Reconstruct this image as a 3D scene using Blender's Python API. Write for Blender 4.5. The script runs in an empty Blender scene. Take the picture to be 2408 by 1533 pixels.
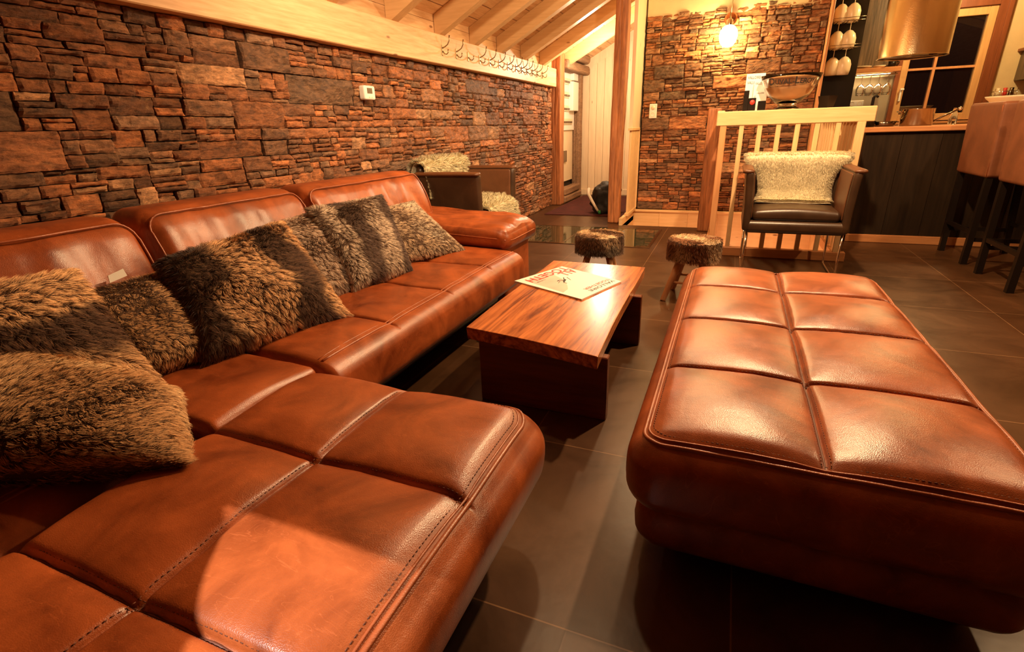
import bpy, math, random
import numpy as np
from mathutils import Matrix, Vector
scene = bpy.context.scene
COL = scene.collection
PI = math.pi

# ------------------------------------------------------------------ camera
cam_d = bpy.data.cameras.new('camera')
cam = bpy.data.objects.new('camera', cam_d)
COL.objects.link(cam)
cam_d.sensor_width = 36.0
cam_d.lens = 1193.26 * 36.0 / 2408.0
cam_d.clip_start = 0.02
_y, _p, _r = 0.40192105, -0.36801718, 0.03346566
_Rz = Matrix.Rotation(_y, 3, 'Z'); _Rx = Matrix.Rotation(_p, 3, 'X'); _Ry = Matrix.Rotation(_r, 3, 'Y')
_R = _Rz @ _Rx @ _Ry                      # columns: right, forward, up
_M = Matrix.Identity(4)
for i in range(3):
    _M[i][0] = _R[i][0]; _M[i][1] = _R[i][2]; _M[i][2] = -_R[i][1]
_M[2][3] = 1.15
cam.matrix_world = _M
scene.camera = cam

# ------------------------------------------------------------------ view and world
scene.view_settings.view_transform = 'Standard'
scene.view_settings.look = 'None'
scene.view_settings.gamma = 1.0
scene.view_settings.use_curve_mapping = False
scene.view_settings.exposure = 0.35
world = bpy.data.worlds.new('world'); scene.world = world
world.use_nodes = True
world.node_tree.nodes['Background'].inputs[0].default_value = (0.03, 0.02, 0.01, 1)
world.node_tree.nodes['Background'].inputs[1].default_value = 0.15

# ------------------------------------------------------------------ lights
WARM = (1.0, 0.64, 0.33)
def lamp(name, kind, loc, power, color=WARM, size=0.1, target=None, spot=None, blend=0.3, sizey=None):
    d = bpy.data.lights.new(name, kind)
    d.energy = power; d.color = color
    if kind == 'AREA':
        d.size = size
        if sizey: d.shape = 'RECTANGLE'; d.size_y = sizey
    else:
        d.shadow_soft_size = size
    if kind == 'SPOT':
        d.spot_size = math.radians(spot or 60); d.spot_blend = blend
    o = bpy.data.objects.new(name, d); COL.objects.link(o); o.location = loc
    if target is not None:
        o.rotation_euler = (Vector(target) - Vector(loc)).to_track_quat('-Z', 'Y').to_euler()
    return o
lamp('ceiling_lamp_dining', 'SPOT', (0.38, 3.4, 2.80), 335, WARM, 0.045, (0.38, 3.4, 0), 155, .35)
lamp('ceiling_lamp_lounge', 'SPOT', (-0.75, 2.6, 2.80), 42, WARM, 0.045, (-0.75, 2.6, 0), 155, .35)
lamp('ceiling_lamp_right', 'SPOT', (2.3, 3.3, 2.65), 105, (1.0, .62, .30), 0.05, (1.9, 3.2, 0), 150, .35)
lamp('added_beam_spot', 'SPOT', (-1.0, 1.9, 2.30), 160, (1.0, .67, .37), 0.08, (-2.6, 4.6, 1.95), 125, .9)  # unseen spot added to brighten the pine beam and upper left wall
lamp('added_rafter_uplight', 'POINT', (-0.4, 4.6, 2.45), 75, WARM, 0.05)  # unseen uplight added to brighten the rafters
lamp('entrance_lamp', 'POINT', (-1.75, 7.9, 2.0), 62, (1.0, 0.78, 0.52), 0.06)
lamp('kitchen_lamp', 'POINT', (2.1, 7.2, 2.6), 80, (1.0, 0.66, 0.27), 0.08)
lamp('under_shelf_lamp', 'AREA', (1.45, 8.0, 1.66), 4, (1.0, 0.66, 0.3), 0.4, (1.45, 8.05, 1.0), sizey=0.05)
lamp('stairwell_lamp', 'POINT', (0.2, 6.1, -0.9), 24, (1.0, 0.58, 0.34), 0.1)
lamp('added_patch_lamp', 'POINT', (-1.10, -0.68, 2.20), 330, (1.0, 0.93, 0.88), 0.001)  # unseen lamp added to light the patch on the chaise

# ------------------------------------------------------------------ materials
def mk(name):
    m = bpy.data.materials.new(name); m.use_nodes = True
    nt = m.node_tree; b = nt.nodes['Principled BSDF']
    return m, nt, b
def nd(nt, t, **k):
    n = nt.nodes.new(t)
    for a, v in k.items():
        if a.startswith('i_'):
            key = a[2:].replace('_', ' ')
            n.inputs[key].default_value = v
        else: setattr(n, a, v)
    return n
def plain(name, col, rough=.5, metal=0, spec=.5, noise=0, bump=0, bscale=200, **k):
    m, nt, b = mk(name)
    b.inputs['Base Color'].default_value = (*col, 1)
    b.inputs['Roughness'].default_value = rough
    b.inputs['Metallic'].default_value = metal
    b.inputs['Specular IOR Level'].default_value = spec
    for a, v in k.items(): b.inputs[a.replace('_', ' ')].default_value = v
    tc = nd(nt, 'ShaderNodeTexCoord')
    n = nd(nt, 'ShaderNodeTexNoise', i_Scale=7, i_Detail=4)
    nt.links.new(tc.outputs['Object'], n.inputs['Vector'])
    if noise:
        r = nd(nt, 'ShaderNodeValToRGB')
        r.color_ramp.elements[0].position = .3; r.color_ramp.elements[1].position = .7
        r.color_ramp.elements[0].color = (*[c*(1-noise) for c in col], 1)
        r.color_ramp.elements[1].color = (*[min(1, c*(1+noise)) for c in col], 1)
        nt.links.new(n.outputs['Fac'], r.inputs['Fac']); nt.links.new(r.outputs['Color'], b.inputs['Base Color'])
    if bump:
        n2 = nd(nt, 'ShaderNodeTexNoise', i_Scale=bscale, i_Detail=3)
        nt.links.new(tc.outputs['Object'], n2.inputs['Vector'])
        bp = nd(nt, 'ShaderNodeBump', i_Strength=bump, i_Distance=.01)
        nt.links.new(n2.outputs['Fac'], bp.inputs['Height']); nt.links.new(bp.outputs['Normal'], b.inputs['Normal'])
    return m
def leather(name, c1, c2, rough=.36, grain=.12, coat=.1):
    m, nt, b = mk(name)
    tc = nd(nt, 'ShaderNodeTexCoord')
    n = nd(nt, 'ShaderNodeTexNoise', i_Scale=5.5, i_Detail=6, i_Roughness=.62, i_Distortion=.6)
    nt.links.new(tc.outputs['Object'], n.inputs['Vector'])
    r = nd(nt, 'ShaderNodeValToRGB')
    r.color_ramp.elements[0].position = .30; r.color_ramp.elements[1].position = .68
    r.color_ramp.elements[0].color = (*c1, 1); r.color_ramp.elements[1].color = (*c2, 1)
    nt.links.new(n.outputs['Fac'], r.inputs['Fac'])
    # thin pale scratches
    mp = nd(nt, 'ShaderNodeMapping'); mp.inputs['Scale'].default_value = (2.2, 9, 2); mp.inputs['Rotation'].default_value = (0, 0, .9)
    nt.links.new(tc.outputs['Object'], mp.inputs['Vector'])
    v = nd(nt, 'ShaderNodeTexNoise', i_Scale=3, i_Detail=3, i_Distortion=1.2)
    nt.links.new(mp.outputs['Vector'], v.inputs['Vector'])
    ms = nd(nt, 'ShaderNodeMath', operation='SUBTRACT'); ms.inputs[1].default_value = .5
    nt.links.new(v.outputs['Fac'], ms.inputs[0])
    ab = nd(nt, 'ShaderNodeMath', operation='ABSOLUTE'); nt.links.new(ms.outputs[0], ab.inputs[0])
    mr = nd(nt, 'ShaderNodeMapRange'); mr.inputs['From Min'].default_value = 0; mr.inputs['From Max'].default_value = .006
    mr.inputs['To Min'].default_value = .22; mr.inputs['To Max'].default_value = 0
    nt.links.new(ab.outputs[0], mr.inputs['Value'])
    mx = nd(nt, 'ShaderNodeMix', data_type='RGBA'); mx.inputs[7].default_value = (min(1, c2[0]*1.7), c2[1]*2.0, c2[2]*2.6, 1)
    nt.links.new(mr.outputs[0], mx.inputs[0]); nt.links.new(r.outputs['Color'], mx.inputs[6])
    nt.links.new(mx.outputs[2], b.inputs['Base Color'])
    rr = nd(nt, 'ShaderNodeMapRange'); rr.inputs['To Min'].default_value = rough-.07; rr.inputs['To Max'].default_value = rough+.1
    nt.links.new(n.outputs['Fac'], rr.inputs['Value']); nt.links.new(rr.outputs[0], b.inputs['Roughness'])
    vo = nd(nt, 'ShaderNodeTexVoronoi', i_Scale=420); nt.links.new(tc.outputs['Object'], vo.inputs['Vector'])
    n3 = nd(nt, 'ShaderNodeTexNoise', i_Scale=28, i_Detail=5); nt.links.new(tc.outputs['Object'], n3.inputs['Vector'])
    ad = nd(nt, 'ShaderNodeMath', operation='MULTIPLY_ADD'); ad.inputs[1].default_value = 3.0
    nt.links.new(n3.outputs['Fac'], ad.inputs[0]); nt.links.new(vo.outputs['Distance'], ad.inputs[2])
    bp = nd(nt, 'ShaderNodeBump', i_Strength=grain, i_Distance=.004)
    nt.links.new(ad.outputs[0], bp.inputs['Height']); nt.links.new(bp.outputs['Normal'], b.inputs['Normal'])
    b.inputs['Coat Weight'].default_value = coat; b.inputs['Coat Roughness'].default_value = .3
    return m
def wood(name, c1, c2, axis='Y', rough=.45, scale=1.0, knots=True, contrast=(.3, .7), bump=.05, dist=1.5, coat=0, knotcol=(.22, .08, .02)):
    m, nt, b = mk(name)
    tc = nd(nt, 'ShaderNodeTexCoord')
    s = {'X': (.6, 7, 7), 'Y': (7, .6, 7), 'Z': (7, 7, .6)}[axis]
    mp = nd(nt, 'ShaderNodeMapping'); mp.inputs['Scale'].default_value = tuple(scale*a for a in s)
    nt.links.new(tc.outputs['Object'], mp.inputs['Vector'])
    n = nd(nt, 'ShaderNodeTexNoise', i_Scale=1.6, i_Detail=8, i_Roughness=.6, i_Distortion=dist)
    nt.links.new(mp.outputs['Vector'], n.inputs['Vector'])
    n2 = nd(nt, 'ShaderNodeTexNoise', i_Scale=9, i_Detail=3, i_Distortion=.4)
    nt.links.new(mp.outputs['Vector'], n2.inputs['Vector'])
    a1 = nd(nt, 'ShaderNodeMath', operation='MULTIPLY_ADD'); a1.inputs[1].default_value = .35
    nt.links.new(n2.outputs['Fac'], a1.inputs[0])
    a2 = nd(nt, 'ShaderNodeMath', operation='MULTIPLY'); a2.inputs[1].default_value = .65
    nt.links.new(n.outputs['Fac'], a2.inputs[0]); nt.links.new(a2.outputs[0], a1.inputs[2])
    r = nd(nt, 'ShaderNodeValToRGB')
    r.color_ramp.elements[0].position = contrast[0]; r.color_ramp.elements[1].position = contrast[1]
    r.color_ramp.elements[0].color = (*c1, 1); r.color_ramp.elements[1].color = (*c2, 1)
    nt.links.new(a1.outputs[0], r.inputs['Fac'])
    out = r.outputs['Color']
    if knots:
        s2 = {'X': (1.1, 3, 3), 'Y': (3, 1.1, 3), 'Z': (3, 3, 1.1)}[axis]
        mp2 = nd(nt, 'ShaderNodeMapping'); mp2.inputs['Scale'].default_value = s2
        nt.links.new(tc.outputs['Object'], mp2.inputs['Vector'])
        vo = nd(nt, 'ShaderNodeTexVoronoi', i_Scale=2.4); nt.links.new(mp2.outputs['Vector'], vo.inputs['Vector'])
        mr = nd(nt, 'ShaderNodeMapRange'); mr.inputs['From Min'].default_value = .05; mr.inputs['From Max'].default_value = .10
        mr.inputs['To Min'].default_value = .85; mr.inputs['To Max'].default_value = 0
        nt.links.new(vo.outputs['Distance'], mr.inputs['Value'])
        mx = nd(nt, 'ShaderNodeMix', data_type='RGBA'); mx.inputs[7].default_value = (*knotcol, 1)
        nt.links.new(mr.outputs[0], mx.inputs[0]); nt.links.new(out, mx.inputs[6]); out = mx.outputs[2]
    nt.links.new(out, b.inputs['Base Color'])
    b.inputs['Roughness'].default_value = rough
    b.inputs['Coat Weight'].default_value = coat; b.inputs['Coat Roughness'].default_value = .2
    bp = nd(nt, 'ShaderNodeBump', i_Strength=bump * 3, i_Distance=.004)
    nt.links.new(a1.outputs[0], bp.inputs['Height']); nt.links.new(bp.outputs['Normal'], b.inputs['Normal'])
    return m
def attr_mat(name, rough=.7, noise=.35, bump=.6, bscale=40, aniso=(1, 1, 1), spec=.35, streak=None, sheen=0):
    m, nt, b = mk(name)
    at = nd(nt, 'ShaderNodeAttribute', attribute_name='tint')
    b.inputs['Roughness'].default_value = rough; b.inputs['Specular IOR Level'].default_value = spec
    if sheen: b.inputs['Sheen Weight'].default_value = sheen
    out = at.outputs['Color']
    if noise:
        tc = nd(nt, 'ShaderNodeTexCoord'); mp = nd(nt, 'ShaderNodeMapping'); mp.inputs['Scale'].default_value = aniso
        nt.links.new(tc.outputs['Object'], mp.inputs['Vector'])
        n = nd(nt, 'ShaderNodeTexNoise', i_Scale=bscale*.35, i_Detail=8, i_Roughness=.65, i_Distortion=.5)
        nt.links.new(mp.outputs['Vector'], n.inputs['Vector'])
        mr = nd(nt, 'ShaderNodeMapRange'); mr.inputs['From Min'].default_value = .3; mr.inputs['From Max'].default_value = .7
        mr.inputs['To Min'].default_value = 1-noise; mr.inputs['To Max'].default_value = 1+noise
        nt.links.new(n.outputs['Fac'], mr.inputs['Value'])
        vm = nd(nt, 'ShaderNodeVectorMath', operation='SCALE')
        nt.links.new(out, vm.inputs[0]); nt.links.new(mr.outputs[0], vm.inputs['Scale']); out = vm.outputs[0]
        if streak:
            n4 = nd(nt, 'ShaderNodeTexNoise', i_Scale=bscale*.16, i_Detail=6, i_Roughness=.7, i_Distortion=2.5)
            nt.links.new(mp.outputs['Vector'], n4.inputs['Vector'])
            m4 = nd(nt, 'ShaderNodeMapRange'); m4.inputs['From Min'].default_value = .60; m4.inputs['From Max'].default_value = .72
            m4.inputs['To Max'].default_value = .55
            nt.links.new(n4.outputs['Fac'], m4.inputs['Value'])
            mx = nd(nt, 'ShaderNodeMix', data_type='RGBA'); mx.inputs[7].default_value = (*streak, 1)
            nt.links.new(m4.outputs[0], mx.inputs[0]); nt.links.new(out, mx.inputs[6]); out = mx.outputs[2]
        n2 = nd(nt, 'ShaderNodeTexNoise', i_Scale=bscale, i_Detail=8, i_Roughness=.7)
        nt.links.new(mp.outputs['Vector'], n2.inputs['Vector'])
        bp = nd(nt, 'ShaderNodeBump', i_Strength=bump, i_Distance=.012)
        nt.links.new(n2.outputs['Fac'], bp.inputs['Height']); nt.links.new(bp.outputs['Normal'], b.inputs['Normal'])
    nt.links.new(out, b.inputs['Base Color'])
    return m
def glassy(name, col=(1, 1, 1), rough=0.0, ior=1.45):
    m, nt, b = mk(name)
    b.inputs['Base Color'].default_value = (*col, 1); b.inputs['Roughness'].default_value = rough
    b.inputs['Transmission Weight'].default_value = 1.0; b.inputs['IOR'].default_value = ior
    return m
def emis(name, col, strength):
    m, nt, b = mk(name)
    b.inputs['Base Color'].default_value = (*col, 1)
    b.inputs['Emission Color'].default_value = (*col, 1); b.inputs['Emission Strength'].default_value = strength
    return m
def floor_mat():
    m, nt, b = mk('slate_tiles')
    tc = nd(nt, 'ShaderNodeTexCoord'); mp = nd(nt, 'ShaderNodeMapping')
    mp.inputs['Location'].default_value = (0.62 + 0.7425*10, -3.872 + 0.7515*20, 0)
    nt.links.new(tc.outputs['Object'], mp.inputs['Vector'])
    br = nd(nt, 'ShaderNodeTexBrick', offset=0.0, squash=1.0)
    br.inputs['Scale'].default_value = 1.0; br.inputs['Brick Width'].default_value = .7425; br.inputs['Row Height'].default_value = .7515
    br.inputs['Mortar Size'].default_value = .0022; br.inputs['Mortar Smooth'].default_value = .1; br.inputs['Bias'].default_value = 0
    br.inputs['Color1'].default_value = (.075, .033, .014, 1); br.inputs['Color2'].default_value = (.055, .024, .010, 1)
    br.inputs['Mortar'].default_value = (.20, .105, .05, 1)
    nt.links.new(mp.outputs['Vector'], br.inputs['Vector'])
    n = nd(nt, 'ShaderNodeTexNoise', i_Scale=3.0, i_Detail=7, i_Roughness=.65, i_Distortion=.8)
    nt.links.new(tc.outputs['Object'], n.inputs['Vector'])
    mr = nd(nt, 'ShaderNodeMapRange'); mr.inputs['From Min'].default_value = .3; mr.inputs['From Max'].default_value = .7
    mr.inputs['To Min'].default_value = .65; mr.inputs['To Max'].default_value = 1.35
    nt.links.new(n.outputs['Fac'], mr.inputs['Value'])
    vm = nd(nt, 'ShaderNodeVectorMath', operation='SCALE')
    nt.links.new(br.outputs['Color'], vm.inputs[0]); nt.links.new(mr.outputs[0], vm.inputs['Scale'])
    nt.links.new(vm.outputs[0], b.inputs['Base Color'])
    rr = nd(nt, 'ShaderNodeMapRange'); rr.inputs['To Min'].default_value = .22; rr.inputs['To Max'].default_value = .42
    nt.links.new(n.outputs['Fac'], rr.inputs['Value']); nt.links.new(rr.outputs[0], b.inputs['Roughness'])
    b.inputs['Specular IOR Level'].default_value = .35
    n2 = nd(nt, 'ShaderNodeTexNoise', i_Scale=18, i_Detail=7); nt.links.new(tc.outputs['Object'], n2.inputs['Vector'])
    sb = nd(nt, 'ShaderNodeMath', operation='MULTIPLY_ADD'); sb.inputs[1].default_value = -1.0
    nt.links.new(br.outputs['Fac'], sb.inputs[0]); nt.links.new(n2.outputs['Fac'], sb.inputs[2])
    bp = nd(nt, 'ShaderNodeBump', i_Strength=.12, i_Distance=.005)
    nt.links.new(sb.outputs[0], bp.inputs['Height']); nt.links.new(bp.outputs['Normal'], b.inputs['Normal'])
    return m
M = {}
M['leather'] = leather('cognac_leather', (.145, .028, .007), (.42, .100, .025), .31)
M['piping'] = leather('leather_piping', (.24, .055, .018), (.40, .105, .035), .34)
M['thread'] = plain('leather_thread', (.13, .035, .012), .6)
M['dark_leather'] = leather('dark_leather', (.035, .017, .009), (.06, .03, .014), .33, .08, .25)
M['brown_leather'] = leather('brown_leather', (.10, .036, .013), (.15, .055, .02), .42, .08, .1)
M['stool_leather'] = leather('tan_suede', (.13, .040, .013), (.20, .063, .021), .55, .08, 0)
M['floor'] = floor_mat()
M['stone'] = attr_mat('ledge_stone', .50, .75, 1.0, 46, (1, 1, 2.8), .5, streak=(.60, .35, .15))
M['mortar'] = plain('dark_backing', (.03, .018, .01), .9)
M['pineY'] = wood('pine_lengthwise', (.60, .33, .14), (.84, .56, .30), 'Y', contrast=(.36, .62))
M['pineX'] = wood('pine_crosswise', (.66, .40, .18), (.82, .56, .29), 'X')
M['pineZ'] = wood('pine_upright', (.66, .40, .18), (.82, .56, .29), 'Z')
M['pale_pineZ'] = wood('pale_pine_upright', (.74, .56, .36), (.86, .70, .48), 'Z')
M['rafter'] = wood('rafter_pine', (.60, .36, .16), (.78, .52, .26), 'X')
M['oakX'] = wood('red_pine_crosswise', (.42, .17, .06), (.62, .28, .11), 'X', .4)
M['oakZ'] = wood('red_pine_upright', (.50, .22, .09), (.68, .34, .15), 'Z', .4)
M['winZ'] = wood('window_pine', (.55, .30, .12), (.70, .42, .19), 'Z', .35, knots=False)
M['casing'] = wood('dark_red_casing', (.16, .045, .015), (.26, .08, .03), 'Z', .4, knots=False)
M['rustic'] = wood('rustic_beam', (.13, .035, .010), (.58, .22, .075), 'Z', .6, 1.4, False, (.3, .68), .3)
M['rusticY'] = wood('rustic_grey_beam', (.12, .06, .03), (.36, .21, .11), 'Y', .7, 1.4, False, (.3, .68), .3)
M['table'] = wood('sheesham_top', (.13, .020, .007), (.66, .21, .06), 'Y', .26, .62, False, (.36, .60), .04, 4.5, .3)
M['tableside'] = wood('sheesham_side', (.07, .014, .005), (.20, .045, .015), 'X', .35, .9, False, (.3, .7), .05, 2.0, .2)
M['stoolleg'] = wood('stool_wood', (.50, .24, .11), (.70, .40, .20), 'Z', .45, 1, False)
M['graypanel'] = wood('smoked_grain', (.03, .018, .010), (.17, .105, .06), 'Z', .4, .6, False, (.35, .65), .1, 4.0)
M['blackpanel'] = wood('black_bar_front', (.010, .0055, .003), (.034, .019, .009), 'Z', .6, .6, False)
M['blackpanel'].node_tree.nodes['Principled BSDF'].inputs['Specular IOR Level'].default_value = .15
M['plaster'] = plain('cream_plaster', (.70, .55, .32), .85, noise=.05, bump=.1, bscale=60)
M['white'] = plain('white_plastic', (.80, .78, .72), .4)
M['offwhite'] = plain('enamel_cream', (.78, .66, .46), .3, noise=.04)
M['paper'] = plain('paper', (.85, .84, .80), .5)
M['red'] = plain('red_ink', (.65, .04, .03), .5)
M['black'] = plain('black_plastic', (.010, .006, .004), .35, spec=.25)
M['ink'] = plain('black_ink', (.02, .018, .018), .5)
M['pink'] = plain('pink_snow_print', (.74, .54, .46), .5, noise=.12)
M['chrome'] = plain('chrome', (.80, .78, .74), .12, 1)
M['potsteel'] = plain('pot_steel', (.42, .36, .28), .12, 1)
M['steel'] = plain('brushed_steel', (.74, .62, .42), .20, 1, bump=.10, bscale=120)
M['brass'] = plain('hook_bronze', (.42, .33, .2), .3, 1)
M['darksteel'] = plain('dark_steel', (.22, .17, .12), .18, 1)
M['mat'] = plain('dark_red_mat', (.075, .008, .006), .95, noise=.3, bump=.8, bscale=300)
M['bag'] = plain('black_fabric', (.015, .014, .013), .6, bump=.4, bscale=60)
M['green'] = plain('green_tag', (.03, .28, .07), .5)
M['glass'] = glassy('clear_glass')
M['window_glass'] = plain('window_pane_glass', (.006, .004, .006), .01, 0, 1.0, IOR=1.75)
M['floor_glass'] = plain('floor_glass', (.035, .04, .022), .03, 0, .8)
M['bulb'] = emis('bulb_glow', (1.0, .74, .30), 110)
M['striplight'] = emis('strip_glow', (1.0, .8, .5), 12)
M['fur'] = attr_mat('fur', .75, 0, 0, sheen=.1)
M['fleece'] = attr_mat('fleece', .85, 0, 0, sheen=.2)
M['hide'] = plain('pillow_hide', (.07, .035, .018), .9)
M['fleecebase'] = plain('fleece_base', (.86, .75, .52), .95, bump=.8, bscale=120)
M['screen'] = plain('lcd_screen', (.10, .06, .03), .3)
M['bowlglass'] = glassy('bowl_glass', (.95, .95, .95), 0.02)

# ------------------------------------------------------------------ helpers
WL = {}
def link(o): COL.objects.link(o); return o
def thing(name, label, cat, loc=(0, 0, 0), group=None):
    o = bpy.data.objects.new(name, None); link(o); o.location = loc
    o.empty_display_size = .1
    o['label'] = label; o['category'] = cat
    if group: o['group'] = group
    WL[o.name] = Vector(loc)
    return o
def tag(o, label, cat, group=None):
    o['label'] = label; o['category'] = cat
    if group: o['group'] = group
    return o
class MB:
    def __init__(s): s.V = []; s.F = []; s.n = 0; s.sm = []; s.mi = []; s.col = []
    def add(s, V, F, smooth=False, mi=0, col=None):
        V = np.asarray(V, float).reshape(-1, 3)
        s.V.append(V)
        for f in F: s.F.append([i + s.n for i in f])
        s.sm += [smooth]*len(F); s.mi += [mi]*len(F)
        if col is not None:
            c = np.asarray(col, float)
            if c.ndim == 1: c = np.tile(c, (len(V), 1))
            s.col.append(c)
        s.n += len(V)
        return s
    def box(s, a, b, bev=0, mi=0, rot=None, piv=None):
        x0, y0, z0 = a; x1, y1, z1 = b
        if bev > 0:
            r = min(bev, abs(x1-x0)*.49, abs(y1-y0)*.49, abs(z1-z0)*.49)
            V = []
            xs = (x0, x1); ys = (y0, y1); zs = (z0, z1); idx = {}
            for i in (0, 1):
                for j in (0, 1):
                    for k in (0, 1):
                        sx, sy, sz = (1, -1)[i], (1, -1)[j], (1, -1)[k]
                        for ax in range(3):
                            p = [xs[i]+sx*r, ys[j]+sy*r, zs[k]+sz*r]
                            p[ax] = (xs[i], ys[j], zs[k])[ax]
                            idx[(i, j, k, ax)] = len(V); V.append(p)
            F = []
            g = idx
            for i in (0, 1):
                q = [g[(i, 0, 0, 0)], g[(i, 1, 0, 0)], g[(i, 1, 1, 0)], g[(i, 0, 1, 0)]]; F.append(q if i else q[::-1])
                q = [g[(0, i, 0, 1)], g[(1, i, 0, 1)], g[(1, i, 1, 1)], g[(0, i, 1, 1)]]; F.append(q[::-1] if i else q)
                q = [g[(0, 0, i, 2)], g[(1, 0, i, 2)], g[(1, 1, i, 2)], g[(0, 1, i, 2)]]; F.append(q if i else q[::-1])
            for a_ in (0, 1):
                for b_ in (0, 1):
                    q = [g[(a_, b_, 0, 0)], g[(a_, b_, 1, 0)], g[(a_, b_, 1, 1)], g[(a_, b_, 0, 1)]]; F.append(q if (a_ == b_) else q[::-1])
                    q = [g[(0, a_, b_, 1)], g[(1, a_, b_, 1)], g[(1, a_, b_, 2)], g[(0, a_, b_, 2)]]; F.append(q if (a_ == b_) else q[::-1])
                    q = [g[(a_, 0, b_, 0)], g[(a_, 1, b_, 0)], g[(a_, 1, b_, 2)], g[(a_, 0, b_, 2)]]; F.append(q[::-1] if (a_ == b_) else q)
            for i in (0, 1):
                for j in (0, 1):
                    for k in (0, 1):
                        q = [g[(i, j, k, 0)], g[(i, j, k, 1)], g[(i, j, k, 2)]]
                        F.append(q if (i+j+k) % 2 else q[::-1])
        else:
            V = [(x0, y0, z0), (x1, y0, z0), (x1, y1, z0), (x0, y1, z0), (x0, y0, z1), (x1, y0, z1), (x1, y1, z1), (x0, y1, z1)]
            F = [(0, 3, 2, 1), (4, 5, 6, 7), (0, 1, 5, 4), (1, 2, 6, 5), (2, 3, 7, 6), (3, 0, 4, 7)]
        V = np.array(V, float)
        if rot is not None:
            c = np.array(piv if piv is not None else V.mean(0)); V = (V-c) @ np.array(rot.to_3x3()).T + c
        return s.add(V, F, False, mi)
    def tube(s, pts, r, seg=8, closed=False, mi=0, caps=True, smooth=True):
        P = np.array(pts, float); n = len(P)
        if np.isscalar(r): r = np.full(n, r)
        r = np.array(r)
        if closed: T = np.roll(P, -1, 0) - np.roll(P, 1, 0)
        else: T = np.gradient(P, axis=0)
        T /= np.linalg.norm(T, axis=1)[:, None] + 1e-12
        up = np.array([0, 0, 1.0]) if abs(T[0, 2]) < .9 else np.array([1.0, 0, 0])
        A = np.cross(T[0], up); A /= np.linalg.norm(A)
        V = []
        for i in range(n):
            A = A - T[i]*np.dot(A, T[i]); A /= np.linalg.norm(A) + 1e-12
            B = np.cross(T[i], A)
            for k in range(seg):
                a = 2*PI*k/seg
                V.append(P[i] + r[i]*(math.cos(a)*A + math.sin(a)*B))
        F = []
        for i in range(n if closed else n-1):
            j = (i+1) % n
            for k in range(seg):
                l = (k+1) % seg
                F.append((i*seg+k, i*seg+l, j*seg+l, j*seg+k))
        s.add(V, F, smooth, mi)
        if caps and not closed:
            b = s.n - n*seg
            s.F.append([b+k for k in range(seg)][::-1]); s.F.append([b+(n-1)*seg+k for k in range(seg)])
            s.sm += [False]*2; s.mi += [mi]*2
        return s
    def lathe(s, prof, seg=32, c=(0, 0, 0), mi=0, smooth=True, axis=None, cap0=False, cap1=False):
        V = []; n = len(prof)
        for r, z in prof:
            for k in range(seg):
                a = 2*PI*k/seg; V.append((r*math.cos(a), r*math.sin(a), z))
        F = []
        for i in range(n-1):
            for k in range(seg):
                l = (k+1) % seg
                F.append((i*seg+k, i*seg+l, (i+1)*seg+l, (i+1)*seg+k))
        V = np.array(V)
        if axis is not None:
            q = Vector((0, 0, 1)).rotation_difference(Vector(axis)).to_matrix(); V = V @ np.array(q).T
        V = V + np.array(c)
        b = s.n
        s.add(V, F, smooth, mi)
        if cap0: s.F.append([b+k for k in range(seg)][::-1]); s.sm.append(False); s.mi.append(mi)
        if cap1: s.F.append([b+(n-1)*seg+k for k in range(seg)]); s.sm.append(False); s.mi.append(mi)
        return s
    def build(s, name, mat, parent=None, label=None, world=True):
        V = np.concatenate(s.V) if s.V else np.zeros((0, 3))
        loc = Vector((0, 0, 0))
        if parent is not None:
            off = WL.get(parent.name, Vector((0, 0, 0))) if world else Vector((0, 0, 0))
        else:
            mn, mx = V.min(0), V.max(0)
            off = Vector(((mn[0]+mx[0])/2, (mn[1]+mx[1])/2, mn[2])) if world else Vector((0, 0, 0))
            loc = off
        V = V - np.array(off)
        me = bpy.data.meshes.new(name)
        me.from_pydata(V.tolist(), [], s.F)
        me.polygons.foreach_set('use_smooth', s.sm)
        mats = mat if isinstance(mat, (list, tuple)) else [mat]
        for m in mats: me.materials.append(m)
        if any(s.mi): me.polygons.foreach_set('material_index', s.mi)
        if s.col:
            c = np.concatenate(s.col); c = np.hstack([c, np.ones((len(c), 1))]).astype(np.float32)
            a = me.color_attributes.new('tint', 'FLOAT_COLOR', 'POINT'); a.data.foreach_set('color', c.ravel())
        me.update()
        o = bpy.data.objects.new(name, me); link(o); o.location = loc
        if parent is not None: o.parent = parent; WL[o.name] = WL.get(parent.name, Vector((0, 0, 0)))
        else: WL[o.name] = loc
        if label: o['label'] = label
        return o
def structure(o): o['kind'] = 'structure'; return o
def dup(root, loc, rotz=0, label=None, group=None):
    r = root.copy(); COL.objects.link(r); r.location = loc; r.rotation_euler = (0, 0, rotz)
    if label: r['label'] = label
    if group: r['group'] = group
    for ch in list(root.children):
        c = ch.copy(); COL.objects.link(c); c.parent = r
        for g in list(ch.children):
            d = g.copy(); COL.objects.link(d); d.parent = c
    return r

# value noise
_rs = np.random.RandomState(7)
_T = _rs.rand(64, 64, 64)
def vnoise(P, f=1.0):
    P = np.asarray(P, float)*f + 100.0
    i = np.floor(P).astype(int); t = P-i; t = t*t*(3-2*t)
    r = 0
    for a in (0, 1):
        for b in (0, 1):
            for c in (0, 1):
                w = (t[..., 0] if a else 1-t[..., 0])*(t[..., 1] if b else 1-t[..., 1])*(t[..., 2] if c else 1-t[..., 2])
                r = r + w*_T[(i[..., 0]+a) % 64, (i[..., 1]+b) % 64, (i[..., 2]+c) % 64]
    return r*2-1
def fbm(P, f=1.0, o=4):
    r = 0; a = 1
    for k in range(o): r = r + a*vnoise(np.asarray(P)+k*13.7, f); f *= 2; a *= .5
    return r

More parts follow.
